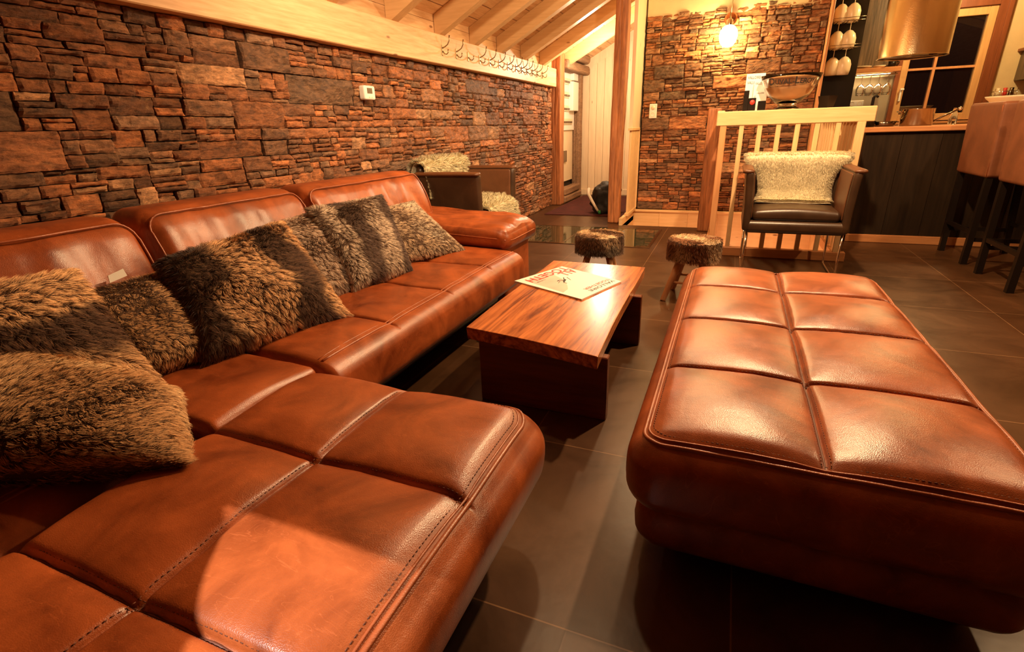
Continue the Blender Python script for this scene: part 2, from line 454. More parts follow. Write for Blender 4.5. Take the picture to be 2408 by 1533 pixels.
# rounded block: samples a cube surface and rounds it
def rblock(a, b, r, step=.03, fine=None, disp=None, shear=None, mb=None, mi=0):
    a = np.array(a, float); b = np.array(b, float); r = np.array(r if not np.isscalar(r) else (r,)*3, float)
    r = np.minimum(r, (b-a)*.499)
    def samples(ax):
        n = max(3, int((b[ax]-a[ax])/step))
        c = list(np.linspace(a[ax], b[ax], n+1))
        for k in range(1, 7): c += [a[ax]+r[ax]*k/7, b[ax]-r[ax]*k/7]
        if fine and ax in fine:
            for sv in fine[ax]:
                for d in (-.03, -.02, -.012, -.006, 0, .006, .012, .02, .03): c.append(sv+d)
        c = np.unique(np.round([v for v in c if a[ax] <= v <= b[ax]], 5))
        keep = [c[0]]
        for v in c[1:-1]:
            if v-keep[-1] > .0035: keep.append(v)
        keep.append(c[-1]); return np.array(keep)
    S = [samples(i) for i in range(3)]
    own = mb is None
    if own: mb = MB()
    Vs = []; Fs = []; n = 0; key = {}
    for ax in range(3):
        u, v = [(1, 2), (2, 0), (0, 1)][ax]
        U, W = np.meshgrid(S[u], S[v], indexing='ij')
        for side in (0, 1):
            P = np.zeros(U.shape+(3,)); P[..., u] = U; P[..., v] = W; P[..., ax] = (a, b)[side][ax]
            ids = np.zeros(U.shape, int)
            for i in range(U.shape[0]):
                for j in range(U.shape[1]):
                    if 0 < i < U.shape[0]-1 and 0 < j < U.shape[1]-1:
                        ids[i, j] = n; Vs.append(P[i, j]); n += 1
                    else:
                        k = tuple(np.round(P[i, j], 5))
                        if k not in key: key[k] = n; Vs.append(P[i, j]); n += 1
                        ids[i, j] = key[k]
            q = np.stack([ids[:-1, :-1], ids[1:, :-1], ids[1:, 1:], ids[:-1, 1:]], -1).reshape(-1, 4)
            if not side: q = q[:, ::-1]
            Fs += q.tolist()
    Q = np.array(Vs)
    lo = a+r; hi = b-r
    C = np.clip(Q, lo, hi); d = (Q-C)/r; L = np.linalg.norm(d, axis=1)
    N = d/np.maximum(L, 1e-9)[:, None]
    P = np.where(L[:, None] > 1e-9, C + N*r, Q)
    # for edge-of-face points with only one axis outside keep them on the face
    if disp is not None: P = disp(P, Q, N)
    if shear is not None: P = shear(P)
    mb.add(P, Fs, True, mi)
    return mb

def puff(xs, ys, H=.03, groove=.016, wr=.004, ztop=None, edge=.5, gw=.007):
    """quilted top: panels between seam lines xs, ys bulge up, grooves at the seams"""
    xs = np.array(xs); ys = np.array(ys)
    def f(P, Q, N):
        P = P.copy()
        w = np.clip((N[:, 2] if True else 0), 0, 1)
        top = np.isclose(Q[:, 2], ztop)
        w = np.where(top, np.clip(N[:, 2], 0, 1)**3, 0); w4 = np.where(top, np.clip(N[:, 2], 0, 1)**6, 0)
        def loc(c, s):
            i = np.clip(np.searchsorted(s, c)-1, 0, len(s)-2)
            t = (c-s[i])/(s[i+1]-s[i]); return np.clip(t, 0, 1), i
        u, iu = loc(P[:, 0], xs); v, iv = loc(P[:, 1], ys)
        bul = (np.clip(np.sin(PI*u), 0, 1)**edge)*(np.clip(np.sin(PI*v), 0, 1)**edge)
        g = 0
        for s in xs[1:-1]: g = g + np.exp(-((P[:, 0]-s)/gw)**2)
        for s in ys[1:-1]: g = g + np.exp(-((P[:, 1]-s)/gw)**2)
        dx = np.min(np.abs(P[:, 0:1]-xs[None, :]), 1); dy = np.min(np.abs(P[:, 1:2]-ys[None, :]), 1)
        pk = np.exp(-dx/.05)*np.sin(P[:, 1]*95+6*vnoise(P, 5)) + np.exp(-dy/.05)*np.sin(P[:, 0]*95+6*vnoise(P+9, 5))
        nz = fbm(P*np.array([1, 1, .3]), 7, 3)
        P[:, 2] += w*(H*bul + wr*nz) + w4*(-groove*np.clip(g, 0, 1) + .0016*pk*vnoise(P, 9))
        return P
    return f
def snap(src, pts, lift=0.0):
    V = np.concatenate(src.V); V = V[V[:, 2] > .36]; out = []
    for p in np.array(pts, float):
        d = (V[:, 0]-p[0])**2+(V[:, 1]-p[1])**2; k = np.argpartition(d, 4)[:4]; w = 1/(d[k]+1e-7)
        out.append((p[0], p[1], float((V[k, 2]*w).sum()/w.sum())+lift))
    z = np.array([o[2] for o in out])
    if len(z) > 8:
        zp = np.r_[z[:1], z, z[-1:]]; z = (zp[:-2]+2*zp[1:-1]+zp[2:])/4
    return [(o[0], o[1], zz) for o, zz in zip(out, z)]
def piping(mb, pts, r=.0055, closed=False, seg=8): mb.tube(pts, r, seg, closed)
def rrect(x0, x1, y0, y1, z, r, n=8, zf=None):
    P = []
    for cx, cy, a0 in ((x1-r, y1-r, 0), (x0+r, y1-r, 90), (x0+r, y0+r, 180), (x1-r, y0+r, 270)):
        for k in range(n+1):
            a = math.radians(a0+90*k/n); P.append((cx+r*math.cos(a), cy+r*math.sin(a), z))
    out = []
    for i in range(len(P)):
        p, q = np.array(P[i]), np.array(P[(i+1) % len(P)]); d = np.linalg.norm(q-p); m = max(1, int(d/.03))
        for k in range(m): out.append(p+(q-p)*k/m)
    out = np.array(out)
    if zf is not None: out[:, 2] += zf(out)
    return out
def stitch(mb, pts, off, gap=.011, l=.006, r=.0012):
    P = np.array(pts); d = np.linalg.norm(np.diff(P, axis=0), axis=1); s = np.r_[0, np.cumsum(d)]
    for t in np.arange(gap, s[-1]-gap, gap):
        p = np.array([np.interp(t, s, P[:, k]) for k in range(3)]); q = np.array([np.interp(t+l, s, P[:, k]) for k in range(3)])
        mb.tube([p+off, q+off], r, 4)

# fur strands as fine tapered ribbons
def strands(P, N, length, width, comb, ctip, croot, rs, clump=.6, nclump=500, stand=.35, curl=.25, lens=None):
    n = len(P)
    lens = length*(.55+.6*rs.rand(n)) if lens is None else lens
    T = comb - N*np.sum(comb*N, 1)[:, None]; T /= np.linalg.norm(T, axis=1)[:, None]+1e-9
    J = rs.randn(n, 3)*curl
    D = T*(1-stand)+N*stand+J*.5; D /= np.linalg.norm(D, axis=1)[:, None]
    D0 = N*.8+T*.45+J*.3; D0 /= np.linalg.norm(D0, axis=1)[:, None]
    p1 = P + D0*lens[:, None]*.33
    p2 = p1 + (D*.8+D0*.2)*lens[:, None]*.33
    p3 = p2 + D*lens[:, None]*.36
    ci = rs.choice(n, min(nclump, n), replace=False); C = P[ci]
    own = np.zeros(n, int)
    for s in range(0, n, 4000):
        d = ((P[s:s+4000, None, :]-C[None])**2).sum(-1); own[s:s+4000] = d.argmin(1)
    tgt = ci[own]
    p3 = p3*(1-clump) + p3[tgt]*clump
    p2 = p2*(1-clump*.55) + p2[tgt]*clump*.55
    p1 = p1*(1-clump*.15) + p1[tgt]*clump*.15
    side = np.cross(D, N) + rs.randn(n, 3)*.5; side /= np.linalg.norm(side, axis=1)[:, None]+1e-9
    w = width*(.7+.6*rs.rand(n))[:, None]
    V = np.stack([P-side*w, P+side*w, p1-side*w*.9, p1+side*w*.9, p2-side*w*.6, p2+side*w*.6, p3], 1).reshape(-1, 3)
    c = np.stack([croot, croot, croot*.6+ctip*.4, croot*.6+ctip*.4, croot*.15+ctip*.85, croot*.15+ctip*.85, ctip], 1).reshape(-1, 3)
    nn = N*.8 + D*.25 + rs.randn(n, 3)*.22; nn /= np.linalg.norm(nn, axis=1)[:, None]
    return V, np.hstack([c, np.repeat(nn, 7, axis=0)])
def strand_obj(name, V, c, mat, parent, label=None, world=True):
    n = len(V)//7; NN = c[:, 3:]; c = c[:, :3]
    off = np.array(WL.get(parent.name, (0, 0, 0))) if world else 0
    V = V-off
    b = np.arange(n)[:, None]*7
    quads = np.concatenate([b+np.array([[0, 1, 3, 2]]), b+np.array([[2, 3, 5, 4]])], 1).reshape(-1, 4)
    tris = b+np.array([[4, 5, 6]])
    loops = np.concatenate([quads.ravel(), tris.ravel()]).astype(np.int32)
    nq, ntr = len(quads), len(tris)
    ls = np.concatenate([np.arange(nq)*4, nq*4+np.arange(ntr)*3]).astype(np.int32)
    lt = np.concatenate([np.full(nq, 4), np.full(ntr, 3)]).astype(np.int32)
    me = bpy.data.meshes.new(name)
    me.vertices.add(len(V)); me.vertices.foreach_set('co', V.astype(np.float32).ravel())
    me.loops.add(len(loops)); me.loops.foreach_set('vertex_index', loops)
    me.polygons.add(nq+ntr); me.polygons.foreach_set('loop_start', ls); me.polygons.foreach_set('loop_total', lt)
    me.polygons.foreach_set('use_smooth', np.ones(nq+ntr, bool))
    me.update(calc_edges=True)
    a = me.color_attributes.new('tint', 'FLOAT_COLOR', 'POINT')
    a.data.foreach_set('color', np.hstack([c, np.ones((len(c), 1))]).astype(np.float32).ravel())
    me.normals_split_custom_set_from_vertices(NN.tolist())
    me.materials.append(mat)
    o = bpy.data.objects.new(name, me); link(o); o.parent = parent
    WL[o.name] = WL.get(parent.name, Vector((0, 0, 0)))
    if label: o['label'] = label
    return o

# text as a thin mesh; returns verts (N,3 in text plane) and faces
def text_mesh(s, size=1.0, ext=0.0, bold=0.015):
    c = bpy.data.curves.new('lettering_source', 'FONT'); c.body = s; c.size = size; c.extrude = ext
    c.resolution_u = 3; c.offset = bold
    o = bpy.data.objects.new('lettering_source', c); COL.objects.link(o)
    dg = bpy.context.evaluated_depsgraph_get()
    me = bpy.data.meshes.new_from_object(o.evaluated_get(dg))
    V = np.array([v.co[:] for v in me.vertices]).reshape(-1, 3); F = [list(p.vertices) for p in me.polygons]
    bpy.data.objects.remove(o); bpy.data.meshes.remove(me); bpy.data.curves.remove(c)
    return V, F
def put_text(mb, s, origin, dirx, diry, width=None, height=None, mi=0, dup_back=False):
    V, F = text_mesh(s)
    mn, mx = V.min(0), V.max(0)
    sx = (width/(mx[0]-mn[0])) if width else None
    sy = (height/(mx[1]-mn[1])) if height else sx
    if sx is None: sx = sy
    o = np.array(origin); dx = np.array(dirx, float); dy = np.array(diry, float)
    P = o + (V[:, 0:1]-mn[0])*sx*dx + (V[:, 1:2]-mn[1])*sy*dy
    mb.add(P, F, False, mi)
    return mb
#PART2
# ================================================================== ROOM
TAN = math.tan(math.radians(27.5))
ROOFX, ROOFZ = -2.55, 2.16            # underside of the ceiling boards at the left wall
RIDGE = 1.6
def roofz(x): return ROOFZ + (x - ROOFX)*TAN if x < RIDGE else max(2.5, ROOFZ + (RIDGE-ROOFX)*TAN - (x-RIDGE)*.36)

HX0, HX1, HXM, HY0, HYM, HY1 = -1.18, 1.0, -0.13, 5.12, 6.42, 7.2    # stairwell opening
def floor_piece(name, a, b, label=None):
    m = MB(); m.box((a[0], a[1], -.02), (b[0], b[1], 0.0)); o = m.build(name, M['floor'], world=False); return structure(o)
m = MB()
for a, b in (((-2.7, -5.5), (6.2, HY0)), ((-2.7, HY0), (HXM, HYM)), ((-2.7, HYM), (HX0, 9.6)), ((HX1, HY0), (6.2, 8.3))):
    m.box((a[0], a[1], -.06), (b[0], b[1], 0.0))
structure(m.build('floor', M['floor'], world=False))

# stairwell lining (pine boards going down)
m = MB()
m.box((HX0-.04, HYM-.04, -2.6), (HX0, 7.2, .085)); m.box((HX1, HY0, -2.6), (HX1+.04, 7.2, -.061))
m.box((HX0, 7.2, -2.6), (HX1, 7.24, .075))
m.box((HXM-.04, HY0, -2.6), (HXM, HYM, -.061)); m.box((HX0, HYM-.04, -2.6), (HXM, HYM, -.061)); m.box((HXM, HY0-.04, -2.6), (HX1, HY0, -.061))
m.box((HX0, HY0-.04, -2.64), (HX1, 7.24, -2.6))
structure(m.build('wall_stairwell', M['pineX'], world=False))
m = MB(); m.box((HX0, 7.165, .055), (.86, 7.2, .085), .004)
for x in np.arange(HX0+.35, HX1, .37): m.box((x, 7.19, -1.6), (x+.012, 7.2, .05))
structure(m.build('trim_1', M['pineX']))

# ---- ledge stone
PAL = np.array([(.30, .105, .035), (.20, .075, .030), (.135, .058, .028), (.24, .085, .028), (.20, .10, .050), (.150, .095, .058),
                (.36, .20, .10), (.085, .045, .025), (.34, .12, .040), (.14, .075, .04)])
PW = np.array([.17, .17, .12, .13, .09, .08, .05, .07, .07, .05])
def stone_wall(name, O, U, Vv, Nn, W, Hh, seed, res=.016, top_ragged=0, course=(.11, .19), cell=(.3, .62), dmin=.014, dmax=.038, hs=.10):
    rs = np.random.RandomState(seed); random.seed(seed)
    O = np.array(O, float); U = np.array(U, float); Vv = np.array(Vv, float); Nn = np.array(Nn, float)
    st = []
    def split(x, y, w, h, lv):
        if h > hs and (rs.rand() < .62 or h > .17):
            k = rs.uniform(.28, .72); split(x, y, w, h*k, lv+1); split(x, y+h*k, w, h*(1-k), lv+1); return
        if w > max(.20, h*4.6) or (w > .17 and rs.rand() < .33):
            k = rs.uniform(.3, .7); split(x, y, w*k, h, lv+1); split(x+w*k, y, w*(1-k), h, lv+1); return
        if h > .045 and rs.rand() < .38:
            k = rs.uniform(.35, .65); split(x, y, w, h*k, lv+1); split(x, y+h*k, w, h*(1-k), lv+1); return
        st.append((x, y, w, h))
    y = 0
    while y < Hh:
        h = rs.uniform(*course); h = min(h, Hh-y)
        if Hh-y-h < .05: h = Hh-y
        x = -rs.uniform(0, .3)
        while x < W:
            w = rs.uniform(*cell)
            split(max(x, 0), y, min(w, W-x, w+x if x < 0 else w), h, 0) if (x+w > 0) else None
            x += w
        y += h
    mb = MB()
    for (x, y, w, h) in st:
        if w < .012 or h < .006: continue
        g = rs.uniform(.0012, .0045)
        top = y+h >= Hh-1e-4
        hh = h + (rs.uniform(-.02, .03)*top_ragged if top else 0)
        x0, x1, y0, y1 = x+g, x+w-g, y+g*.7, y+hh-g*.7
        if y1-y0 < .005: continue
        nx = max(3, int((x1-x0)/res)+1); ny = max(3, int((y1-y0)/res)+1)
        u = np.linspace(0, 1, nx+1); v = np.linspace(0, 1, ny+1)
        uu, vv = np.meshgrid(u, v, indexing='ij')
        sk = rs.uniform(-.012, .012, 4)*min(1, h/.06)
        X = x0 + (x1-x0)*uu + sk[0]*(vv-.5)*(1-np.abs(2*uu-1))*0
        Y = y0 + (y1-y0)*vv
        # slightly raked end joints
        rk = rs.uniform(-.10, .10, 2)*(y1-y0)
        X = X + (1-uu)*rk[0]*(vv-.5)*.6 + uu*rk[1]*(vv-.5)*.6
        d = rs.uniform(dmin, dmax)
        P2 = np.stack([X, Y, np.full_like(X, seed+d*40)], -1)
        rel = fbm(P2*np.array([1, 2.2, 1]), 13, 4)*.008 + np.round(fbm(P2*np.array([1, 3.5, 1])+5, 6, 2)*2.2)*.0032
        til = rs.uniform(-.012, .012)*(uu-.5)+rs.uniform(-.008, .008)*(vv-.5)
        eu = np.minimum(uu, 1-uu)*(x1-x0); ev = np.minimum(vv, 1-vv)*(y1-y0)
        e = np.minimum(eu, ev)
        ch = -.010*np.exp(-e/.0045)*(1+.6*vnoise(P2, 60))
        D = d+rel+til+ch
        D = np.maximum(D, .004)
        X = X + .0035*vnoise(P2+31, 42)+.0015*vnoise(P2+3, 95); Y = Y + .0026*vnoise(P2+57, 34)+.0014*vnoise(P2+8, 90)
        F3 = O + X[..., None]*U + Y[..., None]*Vv + D[..., None]*Nn
        B3 = O + X[..., None]*U + Y[..., None]*Vv
        nv = (nx+1)*(ny+1); idx = np.arange(nv).reshape(nx+1, ny+1)
        q = np.stack([idx[:-1, :-1], idx[1:, :-1], idx[1:, 1:], idx[:-1, 1:]], -1).reshape(-1, 4).tolist()
        # skirt back to the wall
        ring = list(idx[:, 0])+list(idx[-1, 1:])+list(idx[-2::-1, -1])+list(idx[0, -2:0:-1])
        bv = B3.reshape(-1, 3)[ring]
        nr = len(ring)
        q += [[ring[i], nv+i, nv+(i+1) % nr, ring[(i+1) % nr]] for i in range(nr)]
        c = (PAL[rs.choice(len(PAL), p=PW/PW.sum())]*.72+np.array([.28, .11, .040])*.28)*rs.uniform(.8, 1.75)
        tone = 1+.22*fbm(P2, 6, 3)
        cc = c[None, None]*tone[..., None]
        cc = np.vstack([cc.reshape(-1, 3), np.tile(c*.6, (nr, 1))])
        mb.add(np.vstack([F3.reshape(-1, 3), bv]), q, False, 0, np.clip(cc, .01, 1))
    return mb.build(name, M['stone'], world=False)

structure(stone_wall('wall_left', (-2.63, -.6, 0), (0, 1, 0), (0, 0, 1), (1, 0, 0), 8.55, 1.725, 3, .012, course=(.12, .21), cell=(.3, .7), hs=.092))
structure(stone_wall('wall_back', (-1.14, 7.24, .085), (1, 0, 0), (0, 0, 1), (0, -1, 0), 1.94, 2.30, 11, .014, top_ragged=1, course=(.09, .16), cell=(.2, .5), dmax=.045, hs=.075))
m = MB()
m.box((-2.75, -5.5, -.06), (-2.63, 7.95, 1.73)); m.box((-2.78, 7.95, -.06), (-2.66, 9.6, 2.6))
structure(m.build('wall_left_backing', M['mortar'], world=False))
m = MB()
m.box((-1.14, 7.24, -2.6), (.80, 8.3, 2.36)); structure(m.build('wall_back_core', M['mortar'], world=False))
# plaster above the stone, kitchen wall with window opening
def gable(mb, x0, x1, y0, y1, z0):
    """wall slab from z0 up to the roof underside"""
    xs = [x0]+([RIDGE] if x0 < RIDGE < x1 else [])+[x1]
    for a, b in zip(xs[:-1], xs[1:]):
        V = [(a, y0, z0), (b, y0, z0), (b, y1, z0), (a, y1, z0), (a, y0, roofz(a)), (b, y0, roofz(b)), (b, y1, roofz(b)), (a, y1, roofz(a))]
        mb.add(V, [(0, 3, 2, 1), (4, 5, 6, 7), (0, 1, 5, 4), (1, 2, 6, 5), (2, 3, 7, 6), (3, 0, 4, 7)])
WX0, WX1, WZ0, WZ1, KY = 1.74, 2.66, 1.075, 2.33, 8.2
m = MB()
gable(m, -1.14, .80, 7.225, 7.27, 2.33)
m.box((.80, KY, -.06), (WX0, KY+.12, WZ1)); m.box((WX1, KY, -.06), (6.2, KY+.12, WZ1)); m.box((WX0, KY, -.06), (WX1, KY+.12, WZ0))
gable(m, .80, 6.2, KY, KY+.12, WZ1)
structure(m.build('wall_kitchen', M['plaster'], world=False))
m = MB(); m.box((6.2, -5.5, -.06), (6.3, 8.3, 2.6)); structure(m.build('wall_right', M['oakZ'], world=False))
m = MB(); gable(m, -2.63, 6.2, -5.6, -5.5, -.06); structure(m.build('wall_front', M['casing'], world=False))

# entrance recess, pine boards
def boards(mb, x0, x1, y, z0, zt, w=.13, t=.018, gap=.0025):
    x = x0; k = 0
    while x < x1-.01:
        b = min(x+w, x1)
        V = [(x+gap, y, z0), (b-gap, y, z0), (b-gap, y+t, z0), (x+gap, y+t, z0), (x+gap, y, zt(x)), (b-gap, y, zt(b)), (b-gap, y+t, zt(b)), (x+gap, y+t, zt(x))]
        mb.add(V, [(0, 3, 2, 1), (4, 5, 6, 7), (0, 1, 5, 4), (1, 2, 6, 5), (2, 3, 7, 6), (3, 0, 4, 7)])
        x = b; k += 1
m = MB(); boards(m, -2.66, -1.1, 9.4, 0, lambda x: roofz(x)-.15); gable(m, -2.7, -1.1, 9.42, 9.5, -.06)
structure(m.build('wall_entrance', M['pale_pineZ'], world=False))
m = MB(); m.box((-2.62, 9.375, 0), (-1.2, 9.4, .10), .004); structure(m.build('baseboard_entrance', M['pale_pineZ']))
m = MB()
V = []
m.box((-1.2, 6.66, 1.13), (-1.16, 9.45, 2.2)); m.box((-1.2, 7.24, -.06), (-1.16, 9.45, 1.13))
m.add([(-1.2, 6.66, 2.2), (-1.16, 6.66, 2.2), (-1.16, 9.45, 2.2), (-1.2, 9.45, 2.2), (-1.2, 6.66, roofz(-1.2)), (-1.16, 6.66, roofz(-1.16)), (-1.16, 9.45, roofz(-1.16)), (-1.2, 9.45, roofz(-1.2))],
      [(0, 3, 2, 1), (4, 5, 6, 7), (0, 1, 5, 4), (1, 2, 6, 5), (2, 3, 7, 6), (3, 0, 4, 7)])
structure(m.build('wall_side_panel', M['pale_pineZ'], world=False))
m = MB()
for i in range(9): m.box((-1.19, 6.66+i*.062, .11), (-1.165, 6.66+i*.062+.046, 1.125), .003)
m.box((-1.2, 6.62, .075), (-1.15, 7.235, .115), .003); m.box((-1.2, 6.62, 1.10), (-1.15, 7.235, 1.13), .003)
m.box((-1.2, 7.195, .075), (-1.15, 7.235, 1.12), .003)
structure(m.build('trim_2', M['pineZ']))

# roof boards
m = MB()
th = .03
for (xa, xb) in ((-2.75, RIDGE), (RIDGE, 6.3)):
    y = -5.6
    while y < 9.6:
        y1 = y+3.0
        za, zb = roofz(xa), roofz(xb)
        m.add([(xa, y, za), (xb, y, zb), (xb, y1, zb), (xa, y1, za), (xa, y, za+th), (xb, y, zb+th), (xb, y1, zb+th), (xa, y1, za+th)],
              [(0, 3, 2, 1), (4, 5, 6, 7), (0, 1, 5, 4), (1, 2, 6, 5), (2, 3, 7, 6), (3, 0, 4, 7)])
        y = y1
# joints between the ceiling boards run along the room
for k in range(28):
    x = -2.5+k*.15
    if x > RIDGE-.1: break
    z = roofz(x)
    m.add([(x, -2.5, z-.0015), (x+.006, -2.5, z+.001), (x+.006, 9.4, z+.001), (x, 9.4, z-.0015)], [(0, 1, 2, 3)], False, 1)
structure(m.build('ceiling', [M['pineY'], M['tableside']], world=False))

def rafter(yfar, w=.095, h=.185, x0=-2.60, x1=RIDGE):
    mb = MB(); ya, yb = yfar-w, yfar
    a = roofz(x0); b = roofz(x1)
    mb.add([(x0, ya, a-h), (x1, ya, b-h), (x1, yb, b-h), (x0, yb, a-h), (x0, ya, a-.002), (x1, ya, b-.002), (x1, yb, b-.002), (x0, yb, a-.002)],
           [(0, 3, 2, 1), (4, 5, 6, 7), (0, 1, 5, 4), (1, 2, 6, 5), (2, 3, 7, 6), (3, 0, 4, 7)])
    return mb
ords = ['nearest the middle of the picture top', 'second from left', 'third from left', 'fourth from left', 'fifth from left, just before the left rustic post']
k = 0
for yf in (2.49, 3.2, 3.92, 4.66, 5.36, 6.04, 6.78, 7.5, 8.3):
    o = rafter(yf).build('rafter', M['rafter'], world=False); structure(o); k += 1

for yf in (0.3, 1.03, 1.76, 2.49, 3.2, 3.92, 4.66, 5.36, 6.04, 6.78, 7.5):
    mb = MB(); xa, xb = RIDGE, 6.2; za, zb = roofz(RIDGE-.001), roofz(6.2); h = .185
    mb.add([(xa, yf-.095, za-h), (xb, yf-.095, zb-h), (xb, yf, zb-h), (xa, yf, za-h), (xa, yf-.095, za-.002), (xb, yf-.095, zb-.002), (xb, yf, zb-.002), (xa, yf, za-.002)],
           [(0, 3, 2, 1), (4, 5, 6, 7), (0, 1, 5, 4), (1, 2, 6, 5), (2, 3, 7, 6), (3, 0, 4, 7)])
    structure(mb.build('rafter', M['rafter'], world=False))
# long pine wall plate with the coat hooks, knee wall above it
m = MB(); m.box((-2.66, -5.5, 1.728), (-2.53, 7.94, 1.968), .006); structure(m.build('trim_3', M['pineY'], world=False))
m = MB()
m.box((-2.66, -5.5, 1.96), (-2.605, 7.94, 2.075)); m.box((-2.66, -5.5, 2.078), (-2.605, 7.94, 2.22)); structure(m.build('wall_knee', M['pineY'], world=False))
m = MB(); m.box((-2.78, 7.94, 2.0), (-2.63, 9.5, 2.3)); structure(m.build('wall_entrance_plate', M['pineY'], world=False))

# rustic timbers
def rustic(name, a, b, mat, seed, mb=None, crack=None, step=.03, r=.018, amp=.008):
    a = np.array(a, float); b = np.array(b, float)
    ax = int(np.argmax(b-a))
    s = np.array([1., 1., 1.]); s[ax] = .22
    def disp(P, Q, N):
        n = fbm(P*s+seed, 7, 4)*amp + fbm(P*s+seed*2, 28, 2)*amp*.22
        c = (a+b)/2; out = P-c; out[:, ax] = 0; L = np.linalg.norm(out, axis=1)[:, None]
        P = P + out/np.maximum(L, 1e-6)*n[:, None]
        o1 = [i for i in range(3) if i != ax]
        # drying cracks
        f = P[:, o1[0]] - (c[o1[0]] + .012*np.sin(P[:, ax]*3+seed) + .006*vnoise(P*s, 9))
        P[:, o1[1]] += np.sign(c[o1[1]]-P[:, o1[1]])*.011*np.exp(-(f/.004)**2)*(np.abs(out[:, o1[0]]) < .03)
        w = .006*np.sin(P[:, ax]*1.7+seed*3)
        P[:, o1[0]] += w
        return P
    fine = {[i for i in range(3) if i != ax][0]: [((a+b)/2)[[i for i in range(3) if i != ax][0]]]}
    return rblock(a, b, r, step, fine, disp)
o = rustic('p', (-1.392, 6.52, 0), (-1.245, 6.66, roofz(-1.392)-.02), 'rustic', 3.3).build('timber_post', M['rustic'])
tag(o, 'cracked reddish-brown rough timber post standing full height beside the black bag', 'post', 'rustic timber posts')
o = rustic('p', (-2.64, 7.97, 0), (-2.47, 8.17, 2.19), 'rustic', 7.1).build('timber_post', M['rustic'])
tag(o, 'rough brown timber post where the left stone wall ends at the entrance', 'post', 'rustic timber posts')
o = rustic('p', (-2.64, 9.18, 0), (-2.50, 9.34, 2.0), 'rustic', 1.7).build('timber_post', M['rusticY'])
tag(o, 'grey-brown rough timber post against the pale board wall, right of the meter cabinet', 'post', 'rustic timber posts')
o = rustic('p', (-.285, 6.20, 0), (-.155, 6.32, 1.30), 'rustic', 9.4, r=.012).build('timber_post', M['rustic'])
tag(o, 'short dark rustic newel post at the left end of the stair railing', 'post', 'rustic timber posts')
o = rustic('l', (-2.62, 8.16, 1.98), (-2.40, 9.42, 2.12), 'r', 5.2, r=.04).build('timber_lintel', M['rusticY'])
tag(o, 'grey weathered lower log beam bridging the tops of the entrance posts', 'beam')
o = rustic('l', (-2.60, 8.3, 2.125), (-2.34, 9.25, 2.27), 'r', 2.2, r=.06).build('timber_lintel', M['rusticY'])
tag(o, 'shorter rounded log lying on top of the weathered entrance beam', 'beam')
o = rustic('l', (-2.64, 8.18, 0), (-2.46, 9.20, .11), 'r', 8.2, r=.03).build('timber_sill', M['rusticY'])
tag(o, 'weathered bottom timber on the floor below the meter cabinet', 'timber')
o = rustic('l', (-2.64, 8.20, .115), (-2.47, 9.14, .23), 'r', 6.2, r=.03).build('timber_sill', M['rusticY'])
tag(o, 'weathered upper timber stacked on the floor timber below the meter cabinet', 'timber')

# ---- glass floor panel with pine frame
t = thing('floor_glass_panel', 'dark reflective glass panel let into the tiled floor behind the fur stools', 'glass floor panel', (-1.55, 5.7, 0))
m = MB(); m.box((-2.42, 5.20, .0005), (-.70, 6.16, .004)); m.build('pane', M['floor_glass'], t)
m = MB()
for a, b in (((-2.45, 5.17), (-.67, 5.20)), ((-2.45, 6.16), (-.67, 6.19)), ((-2.45, 5.20), (-2.42, 6.16)), ((-.70, 5.20), (-.67, 6.16)), ((-1.60, 5.2), (-1.58, 6.16))):
    m.box((a[0], a[1], .0005), (b[0], b[1], .006), .001)
m.build('frame', M['darksteel'], t)

# ---- window
t_w = MB()
fr = .075
y0, y1 = KY-.02, KY+.05
gx0, gx1, gz0, gz1 = 1.78, 2.58, 1.10, 2.29
m = MB()
m.box((gx0, y0, gz0), (gx0+fr, y1, gz1), .004); m.box((gx1-fr, y0, gz0), (gx1, y1, gz1), .004)
m.box((gx0+fr, y0, gz0), (gx1-fr, y1, gz0+.08), .004); m.box((gx0+fr, y0, gz1-.085), (gx1-fr, y1, gz1), .004)
w1 = structure(m.build('window_1', M['winZ']))
def wchild(mb, name, mat, label=None):
    o = mb.build(name, mat, None, label)
    o.parent = w1; o.location = o.location - w1.location
    return o
m = MB(); m.box((2.10, y0+.008, gz0+.08), (2.128, y1-.01, gz1-.085), .002); m.box((gx0+fr, y0+.01, 1.668), (gx1-fr, y1-.01, 1.694), .002)
wchild(m, 'muntin', M['oakZ'])
m = MB(); m.box((gx0+fr-.01, KY+.02, gz0+.06), (gx1-fr+.01, KY+.026, gz1-.07)); wchild(m, 'pane', M['window_glass'])
m = MB(); m.box((1.815, y0-.03, 1.33), (1.835, y0, 1.48), .005); m.box((1.812, y0-.05, 1.455), (1.85, y0-.03, 1.478), .005); wchild(m, 'handle', M['white'])
m = MB()
m.box((gx1, KY-.05, 1.07), (WX1, KY+.12, 2.34), .004); m.box((gx0-.04, KY-.05, gz1), (gx1, KY+.12, 2.38), .004); m.box((gx0-.05, KY-.05, 1.07), (gx0, KY+.12, gz1), .004)
m.box((WX1-.01, KY-.07, 1.07), (WX1+.035, KY, 2.40), .004)
structure(m.build('trim_4', M['casing']))
m = MB(); m.box((1.70, KY-.10, 1.06), (2.9, KY+.1, 1.09), .005); structure(m.build('trim_5', M['oakX']))
# ================================================================== SOFA
sofa = thing('corner_sofa', 'cognac leather sofa with quilted seat and back cushions along the left stone wall', 'sofa', (-1.9, 1.2, 0))
m = rblock((-2.52, -1.0, .05), (-1.37, 3.02, .225), (.03, .03, .04), .08); m.build('base', M['dark_leather'], sofa)  # dark colour paints in the black recess below the seat
m = rblock((-2.54, -1.0, .10), (-2.28, 3.3, .80), (.05, .05, .05), .06); m.build('back_frame', M['leather'], sofa)
